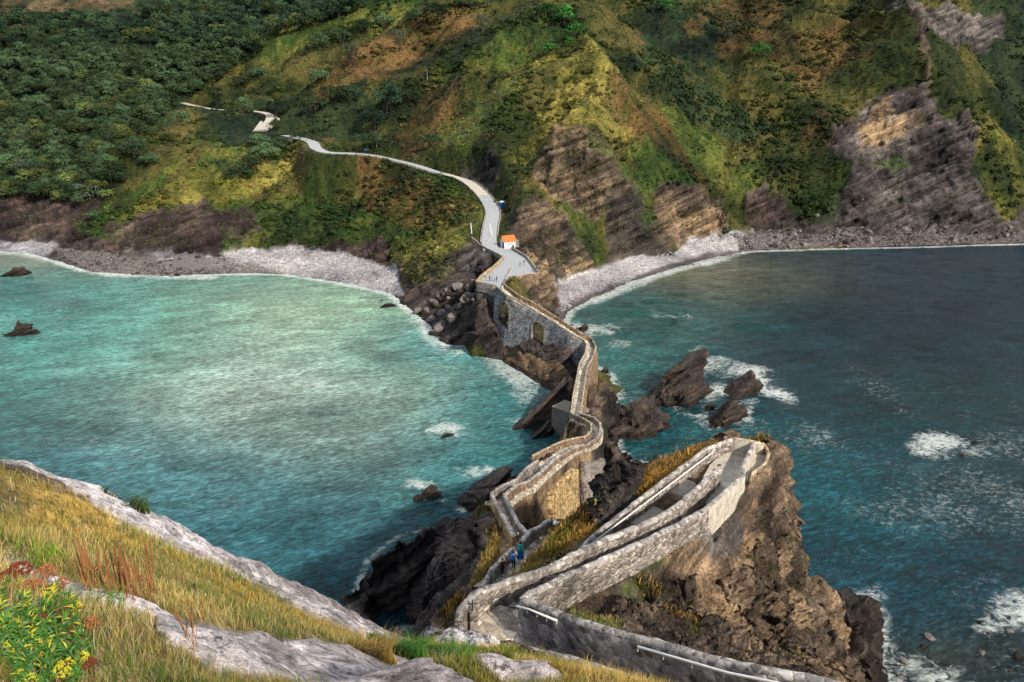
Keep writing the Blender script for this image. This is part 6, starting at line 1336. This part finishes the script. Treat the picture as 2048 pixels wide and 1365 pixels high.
#SPLIT6
# ------------------------------------------------------------------ the sea
th = np.concatenate([np.linspace(-math.pi, math.radians(-50), 14)[:-1], np.linspace(math.radians(-50), math.radians(50), 640), np.linspace(math.radians(50), math.pi, 14)[1:]])
rr = np.concatenate([[.1, 20, 45], np.exp(np.linspace(math.log(55), math.log(480), 620)), [700, 1200, 3000]])
TT, Rg_ = np.meshgrid(th, rr); X = Rg_ * np.sin(TT); Y = Rg_ * np.cos(TT); Zw = np.zeros_like(X)
U, Vv = proj(X, Y, Zw)
base = np.array([.006, .042, .064]); C = np.broadcast_to(base, X.shape + (3,)).copy()
U2 = U + 22 * fbm(X / 22, Y / 22, Zw, 4, 3); V2 = Vv + 14 * fbm(X / 22, Y / 22, Zw, 4, 8)
BL_ = [ # shallows, sediment, deep water, painted glare and cliff reflection: centre, radii, colour, weight
    (500, 700, 620, 240, (.055, .25, .22), .95), (640, 640, 330, 100, (.30, .46, .30), .85), (560, 800, 340, 140, (.42, .50, .44), .8), (150, 650, 300, 110, (.10, .33, .30), .7), (80, 520, 200, 26, (.22, .26, .18), .8), (60, 600, 180, 34, (.02, .09, .09), .5),  # whitish blobs: cloud glare painted into the bay's colour
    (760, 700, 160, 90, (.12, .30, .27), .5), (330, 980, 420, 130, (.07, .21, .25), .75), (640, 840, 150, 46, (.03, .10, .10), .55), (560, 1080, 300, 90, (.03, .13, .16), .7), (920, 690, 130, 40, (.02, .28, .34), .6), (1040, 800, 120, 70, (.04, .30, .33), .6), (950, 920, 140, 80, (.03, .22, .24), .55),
    (1800, 640, 620, 200, (.004, .020, .034), .97), (1450, 560, 190, 46, (.10, .105, .06), .85), (1350, 545, 110, 22, (.20, .19, .12), .7), (1300, 640, 220, 60, (.012, .085, .075), .8), (1250, 720, 140, 60, (.035, .17, .16), .6),  # darkest blob: reflection of the cliff painted into the water colour
    (1400, 900, 260, 90, (.012, .095, .11), .7), (1700, 1010, 210, 100, (.014, .12, .155), .8), (1950, 960, 220, 90, (.010, .035, .045), .8), (1900, 800, 300, 90, (.006, .03, .036), .8), (1750, 1190, 260, 90, (.008, .05, .075), .6), (1900, 1320, 220, 70, (.035, .04, .03), .7)]
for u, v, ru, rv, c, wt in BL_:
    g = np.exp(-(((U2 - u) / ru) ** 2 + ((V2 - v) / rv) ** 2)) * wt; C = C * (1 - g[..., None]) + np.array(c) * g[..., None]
C *= (1 + .30 * fbm(X / 9, Y / 5, Zw, 4, 14))[..., None]
foam = np.zeros(X.shape)
def foamline(P, wd, s=1.0):
    global foam
    P = np.array(P, float); d = linedist(X, Y, np.hstack([P[:, :2], np.zeros((len(P), 1))]), wd * 2.5); foam = np.maximum(foam, s * np.exp(-(d / wd) ** 2) * (d < wd * 2.45))
foamline(cl[:17], 3.2, 1.05); foamline(cl[16:26], 2.6, .8); foamline(cl[25:], 3.2, 1.0)
foamline(LZ((0, 503, 0), (110, 518, 0), (230, 550, 0), (420, 556, 0)), 5.5, .85); foamline(LZ((1180, 603, 0), (1330, 545, 0), (1440, 520, 0)), 4.5, 1.05); foamline(LZ((1400, 520, 0), (1470, 508, 0)), 6, .9)
foamline(LZ((840, 640, 0), (880, 685, 0), (960, 702, 0), (1010, 735, 0), (1050, 770, 0)), 5, .75); foamline(LZ((1150, 650, 0), (1215, 665, 0)), 3, .8)
foamline(LZ((1222, 872, 0), (1256, 930, 0), (1250, 990, 0), (1330, 935, 0)), 2.4, .8); foamline(LZ((1650, 1195, 0), (1740, 1225, 0), (1752, 1290, 0), (1740, 1345, 0), (1790, 1370, 0)), 2.8, .95)
foamline(LZ((712, 1180, 0), (735, 1120, 0), (800, 1070, 0), (905, 1050, 0)), 1.0, .6); foamline(LZ((800, 1262, 0), (850, 1250, 0)), 1.5, .8)
foam *= np.clip(.95 + .55 * fbm(X / 7, Y / 7, X * 0, 4, 91), .45, 1.25)
U3 = U + 60 * fbm(X / 9, Y / 9, X * 0, 5, 41, .65); V3 = Vv + 24 * fbm(X / 9, Y / 9, X * 0, 5, 47, .65)
for u, v, a, b, s in ((1530, 765, 26, 26, 1.05), (1500, 742, 60, 18, .85), (1545, 790, 30, 20, 1.0), (1430, 785, 50, 22, .8), (1420, 730, 45, 20, .6), (1490, 830, 34, 22, .85), (1420, 835, 40, 26, .6), (1890, 895, 60, 26, .95), (1960, 905, 50, 22, .5), (2030, 1220, 60, 45, .9), (1985, 1250, 40, 22, .75), (1800, 1330, 70, 34, .6), (1860, 1350, 60, 26, .7), (1720, 1195, 50, 22, .75),
    (840, 975, 40, 14, .75), (870, 1000, 30, 8, .5), (945, 950, 44, 16, .7), (930, 1010, 26, 12, .6), (888, 860, 34, 18, .75), (1062, 780, 60, 40, .55), (1050, 750, 50, 22, .7), (1040, 845, 26, 16, .75), (960, 700, 60, 12, .7), (635, 765, 26, 12, .65), (1190, 655, 40, 14, .75), (1340, 636, 36, 7, .5), (1300, 925, 30, 16, .8), (1395, 700, 30, 16, .45), (1380, 825, 46, 8, .6), (1230, 690, 40, 10, .45), (910, 690, 40, 20, .5), (1020, 640 + 90, 30, 14, .7), (40, 672, 45, 7, .35), (34, 556, 40, 5, .3)):
    foam = np.maximum(foam, s * 1.1 * np.exp(-(((U3 - u) / a) ** 2 + ((V3 - v) / b) ** 2)))
foam = np.maximum(foam, (.245 * sm(1150, 1500, U) * sm(600, 800, Vv) + .20 * (1 - sm(1150, 1500, U))) * np.clip(.9 + 1.1 * fbm(X / 14, Y / 14, X * 0, 4, 61), .2, 1.5))
Zw = .22 * fbm(X / 9, Y / 5, X * 0, 3, 20) * sm(40, 80, Rg_) * sm(500, 300, Rg_)
m, t, b = newmat('sea_water')
at = N(t, 'ShaderNodeAttribute', attribute_name='Col'); fo = N(t, 'ShaderNodeAttribute', attribute_name='Rock')
def dirv(an, sc):
    g = t.nodes.new('ShaderNodeNewGeometry'); r_ = N(t, 'ShaderNodeVectorRotate', rotation_type='Z_AXIS', Angle=an); t.links.new(g.outputs['Position'], r_.inputs['Vector'])
    mp = t.nodes.new('ShaderNodeMapping'); mp.inputs['Scale'].default_value = sc; t.links.new(r_.outputs[0], mp.inputs['Vector']); return mp.outputs[0]
w0 = noise(t, dirv(-.30, (.35, 1, 1)), .22, 4, .6, .6); w1 = noise(t, dirv(-.42, (.42, 1, 1)), 1.25, 8, .72, .6); w2 = noise(t, dirv(.25, (.55, 1, 1)), 3.0, 6, .7, .3); wd = noise(t, wpos(t), .035, 5, .6, .8)
cc = mix(t, at.outputs['Color'], ramp(t, w1, [(.36, .45), (.5, .95), (.62, 1.9)]), 1, 'MULTIPLY'); cc = mix(t, cc, ramp(t, wd, [(.35, .8), (.65, 1.25)]), 1, 'MULTIPLY'); cc = mix(t, cc, ramp(t, w0, [(.35, .75), (.65, 1.3)]), 1, 'MULTIPLY')
fn_ = noise(t, wpos(t, (1, 1.25, 1), (0, 0, .3)), .38, 9, .74, 1.4)
def mth(op, a_, b_):
    n = N(t, 'ShaderNodeMath', operation=op)
    for k, q in enumerate((a_, b_)):
        if hasattr(q, 'is_output'): t.links.new(q, n.inputs[k])
        else: n.inputs[k].default_value = q
    return n.outputs[0]
lace = mth('SUBTRACT', 1.0, mth('MULTIPLY', mth('ABSOLUTE', mth('SUBTRACT', fn_, .5), 0), 7.0)); lace = mth('MAXIMUM', lace, 0.0)
fn2 = noise(t, dirv(-.3, (.7, 1, 1)), .9, 7, .7, .8)
val = mth('MULTIPLY', fo.outputs['Fac'], mth('ADD', mth('MULTIPLY', lace, .75), mth('MULTIPLY', ramp(t, fn2, [(.42, 0.0), (.64, 1.0)]), .8)))
fr = ramp(t, val, [(.28, 0.0), (.85, 1.0)])
cc = mix(t, cc, (.72, .79, .79), fr); t.links.new(cc, b.inputs['Base Color'])
b.inputs['IOR'].default_value = 1.33; b.inputs['Specular IOR Level'].default_value = .5
rr_ = mix(t, .10, .8, fr); t.links.new(rr_, b.inputs['Roughness'])
h = N(t, 'ShaderNodeMath', operation='MULTIPLY_ADD'); t.links.new(w2, h.inputs[0]); h.inputs[1].default_value = .40; t.links.new(mth('ADD', w1, mth('MULTIPLY', w0, 1.6)), h.inputs[2])
bump(t, b, h.outputs[0], 1.0, 1.25)
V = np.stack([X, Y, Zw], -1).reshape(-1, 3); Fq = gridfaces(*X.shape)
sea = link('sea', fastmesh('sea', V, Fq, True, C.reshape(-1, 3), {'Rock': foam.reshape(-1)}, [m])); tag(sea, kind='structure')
#SPLIT7
# ------------------------------------------------------------------ people
def person_mesh(pose, shirt, trousers, hair, skin=(.50, .30, .20), skirt=False, shoes=(.03, .03, .03), detail=True):
    st = pose.get('stride', .0); arm = pose.get('arm', .1)
    J = {'pelvis': (0, 0, .95, .135), 'waist': (0, 0, 1.08, .125), 'chest': (0, .01, 1.30, .155), 'neckb': (0, 0, 1.45, .075), 'neck': (0, .01, 1.53, .052), 'head': (0, .015, 1.62, .085), 'crown': (0, .0, 1.72, .075),
         'nose': (0, .105, 1.61, .018)}
    E = [('pelvis', 'waist'), ('waist', 'chest'), ('chest', 'neckb'), ('neckb', 'neck'), ('neck', 'head'), ('head', 'crown'), ('head', 'nose')]
    for s, sg in (('l', -1), ('r', 1)):
        f = st * sg
        J.update({'hip' + s: (sg * .09, 0, .88, .095), 'knee' + s: (sg * .10, f * .45 + .03, .49, .062), 'ankle' + s: (sg * .10, f * .8 - .02, .09, .042), 'toe' + s: (sg * .12, f * .8 + .13, .035, .035),
                  'sh' + s: (sg * .185, 0, 1.40, .062), 'elb' + s: (sg * .25, -f * .35 * 1 - .02 + arm * .3, 1.12, .044), 'wr' + s: (sg * .25, -f * .6 + .06 + arm, .88 + arm * .25, .030), 'palm' + s: (sg * .245, -f * .62 + .07 + arm, .81 + arm * .28, .034)})
        E += [('pelvis', 'hip' + s), ('hip' + s, 'knee' + s), ('knee' + s, 'ankle' + s), ('ankle' + s, 'toe' + s), ('chest', 'sh' + s), ('sh' + s, 'elb' + s), ('elb' + s, 'wr' + s), ('wr' + s, 'palm' + s)]
        if detail:
            px, py, pz_, _ = J['palm' + s]
            for k, (dy, ln) in enumerate(((-.030, .060), (-.010, .072), (.010, .076), (.028, .068))):
                J['fa%d%s' % (k, s)] = (px, py + dy, pz_ - .035, .0095); J['fb%d%s' % (k, s)] = (px - sg * .006, py + dy + .006, pz_ - .035 - ln * .55, .0085); J['fc%d%s' % (k, s)] = (px - sg * .02, py + dy + .010, pz_ - .035 - ln, .007)
                E += [('palm' + s, 'fa%d%s' % (k, s)), ('fa%d%s' % (k, s), 'fb%d%s' % (k, s)), ('fb%d%s' % (k, s), 'fc%d%s' % (k, s))]
            J['ta' + s] = (px - sg * .018, py + .040, pz_ + .005, .011); J['tb' + s] = (px - sg * .026, py + .055, pz_ - .035, .008); E += [('palm' + s, 'ta' + s), ('ta' + s, 'tb' + s)]
    names = list(J); bm = bmesh.new(); vs = [bm.verts.new(J[n][:3]) for n in names]
    for a, b in E: bm.edges.new((vs[names.index(a)], vs[names.index(b)]))
    me = bpy.data.meshes.new('tmp'); bm.to_mesh(me); bm.free(); o = bpy.data.objects.new('tmp', me); COL.objects.link(o)
    o.modifiers.new('s', 'SKIN'); 
    if not me.skin_vertices: 
        bm = bmesh.new(); bm.from_mesh(me); bm.verts.layers.skin.verify(); bm.to_mesh(me); bm.free()
    for i, n in enumerate(names): me.skin_vertices[0].data[i].radius = (J[n][3], J[n][3] * (.75 if n in ('chest', 'waist', 'pelvis') else 1)); me.skin_vertices[0].data[i].use_root = (n == 'pelvis')
    o.modifiers.new('d', 'SUBSURF').levels = 1
    dg = bpy.context.evaluated_depsgraph_get(); m2 = bpy.data.meshes.new_from_object(o.evaluated_get(dg)); bpy.data.objects.remove(o); m2.name = 'body'
    nP = len(m2.polygons); ctr = np.zeros(nP * 3, np.float32); m2.polygons.foreach_get('center', ctr); ctr = ctr.reshape(-1, 3); z = ctr[:, 2]
    mi = np.full(nP, 1); mi[z < .93] = 2; mi[z < .075] = 3; hand = (np.abs(ctr[:, 0]) > .19) & (z < 1.0) & (z > .6); mi[hand] = 0; arms = (np.abs(ctr[:, 0]) > .19) & (z > .86); mi[arms & (z > (.92 if not pose.get('bare') else 1.2))] = 1; mi[z > 1.475] = 0
    if pose.get('bare'): mi[arms & (z <= 1.2)] = 0
    for nm, c in (('skin', skin), ('top_cloth', shirt), ('lower_cloth', trousers), ('shoe', shoes)): m2.materials.append(plain(nm, c, .8, .2, .1, 20))
    m2.polygons.foreach_set('material_index', mi.astype(np.int32)); m2.polygons.foreach_set('use_smooth', np.ones(nP, bool))
    hv, hf = ICO2.copy(), ICO2F; P = hv * [.098, .108, .105] + [0, -.012, 1.665]; k = ~((hv[:, 1] > .45) & (hv[:, 2] < .35)) & (hv[:, 2] > -.75)
    hf = [f for f in hf if all(k[i] for i in f)]; hm = fastmesh('hair', P, hf, True, mats=[plain('hair', hair, .7, .3, .2, 30)])
    sk = None
    if skirt:
        V = []; Fc = []; n = 20
        for j, (zz, r_) in enumerate(((1.02, .14), (.9, .19), (.7, .22), (.45, .26), (.30, .29))):
            for i in range(n): a = 2 * math.pi * i / n; rr = r_ * (1 + .06 * math.sin(5 * a) * j / 4); V.append((rr * math.cos(a), rr * .85 * math.sin(a) - .02 * j, zz))
        for j in range(4):
            for i in range(n): Fc.append([j * n + i, j * n + (i + 1) % n, (j + 1) * n + (i + 1) % n, (j + 1) * n + i])
        sk = fastmesh('skirt', V, Fc, True, mats=[plain('skirt_cloth', trousers, .8, .2, .2, 10)])
    return m2, hm, sk
def person(p, rz, label, group=None, scale=1.0, **k):
    b_, h_, s_ = person_mesh(**k); e = empty('person', p, label, 'person', group, rz); e.scale = (scale,) * 3
    link('body', b_, e); link('hair', h_, e)
    if s_: link('skirt', s_, e)
    return e
W = {'stride': .22, 'arm': .06}; W2 = {'stride': -.2, 'arm': .1}; SD = {'stride': .03, 'arm': .02}
def floor5(u, v, zf):
    return Z(u, v, zf)
person(floor5(1041, 1121, 40.35), math.radians(-10), 'woman walking away in a teal top and long blue skirt on the stone path', pose=W, shirt=(.01, .50, .42), trousers=(.015, .13, .38), hair=(.02, .015, .012), skirt=True, scale=1.0)
person(floor5(1027, 1140, 40.9), math.radians(-15), 'walker in a blue jacket and black trousers seen from behind on the stone path', pose=W2, shirt=(.04, .18, .55), trousers=(.015, .015, .02), hair=(.015, .012, .012), scale=.98)
person(floor5(1005, 1153, 41.2), math.radians(20), 'walker in black with bare pinkish shoulders nearest the camera on the stone path', pose={'stride': .2, 'arm': .12, 'bare': True}, shirt=(.05, .015, .02), trousers=(.015, .012, .015), hair=(.012, .01, .01), scale=.92)
person(floor5(1036, 1098, 39.6), math.radians(5), 'walker in brown with light hair just ahead of the woman in the teal top', pose=SD, shirt=(.16, .07, .05), trousers=(.10, .06, .05), hair=(.7, .66, .6), scale=.9)
far = [(1149, 662, 12.1, 'pale pink', 'visitor in a pale pink top walking on the causeway bridge', (.75, .60, .70), (.12, .13, .35)), (1143, 659, 12.5, 0, 'visitor in dark clothes just behind the pale pink one on the bridge', (.03, .025, .04), (.02, .02, .03)),
    (1040, 534, 20.05, 0, 'left one of two dark figures standing on the plaza', (.02, .03, .07), (.02, .02, .04)), (1048, 530, 20.05, 0, 'right one of two dark figures standing on the plaza', (.02, .02, .03), (.02, .02, .03)), (988, 547, 20.05, 0, 'visitor dressed in white standing on the left part of the plaza', (.85, .85, .85), (.75, .75, .78)),
    (966, 562, 20.05, 0, 'leftmost of the row at the plaza end, in a pale pink top', (.75, .50, .50), (.5, .4, .42)), (972, 563, 20.05, 0, 'second from left of the row at the plaza end, in a reddish top', (.60, .22, .22), (.45, .35, .36)), (979.5, 563, 20.05, 0, 'third of the row at the plaza end, dressed in black', (.02, .02, .04), (.02, .02, .03)), (984, 563, 20.05, 0, 'fourth of the row at the plaza end, in dark blue', (.02, .03, .10), (.02, .02, .05)), (989, 563, 20.05, 0, 'fifth of the row at the plaza end, in a white and blue top', (.70, .72, .85), (.10, .12, .40)), (993.5, 564, 20.05, 0, 'rightmost of the row at the plaza end, tall and dressed in black', (.015, .015, .02), (.015, .015, .02)),
    (965, 548, 20.05, 0, 'dark haired visitor leaning at the ochre plaza wall', (.12, .03, .03), (.04, .03, .04)), (963.5, 473, 22.2, 0, 'walker in dark red on the road above the plaza', (.22, .03, .06), (.02, .02, .06)), (968, 475, 22.0, 0, 'walker in white on the road above the plaza', (.85, .83, .82), (.6, .55, .55)), (952.5, 395, 31.4, 0, 'lone walker in black on the pale stretch of road', (.03, .02, .03), (.03, .03, .03)), (884, 350, 38.1, 0, 'dark figure on the upper road far away', (.03, .025, .05), (.03, .03, .05)), (881, 349, 38.2, 0, 'second dark figure close behind on the upper road', (.03, .04, .08), (.03, .03, .04))]
for i, (u, v, z, _, lb, c1, c2) in enumerate(far):
    p = Z(u, v, z)
    person(p, R.uniform(0, 6.28), lb, 'visitors on the plaza and road', pose=(W if i % 2 else SD), shirt=c1, trousers=c2, hair=(.02, .015, .012), scale=1.03, detail=False)
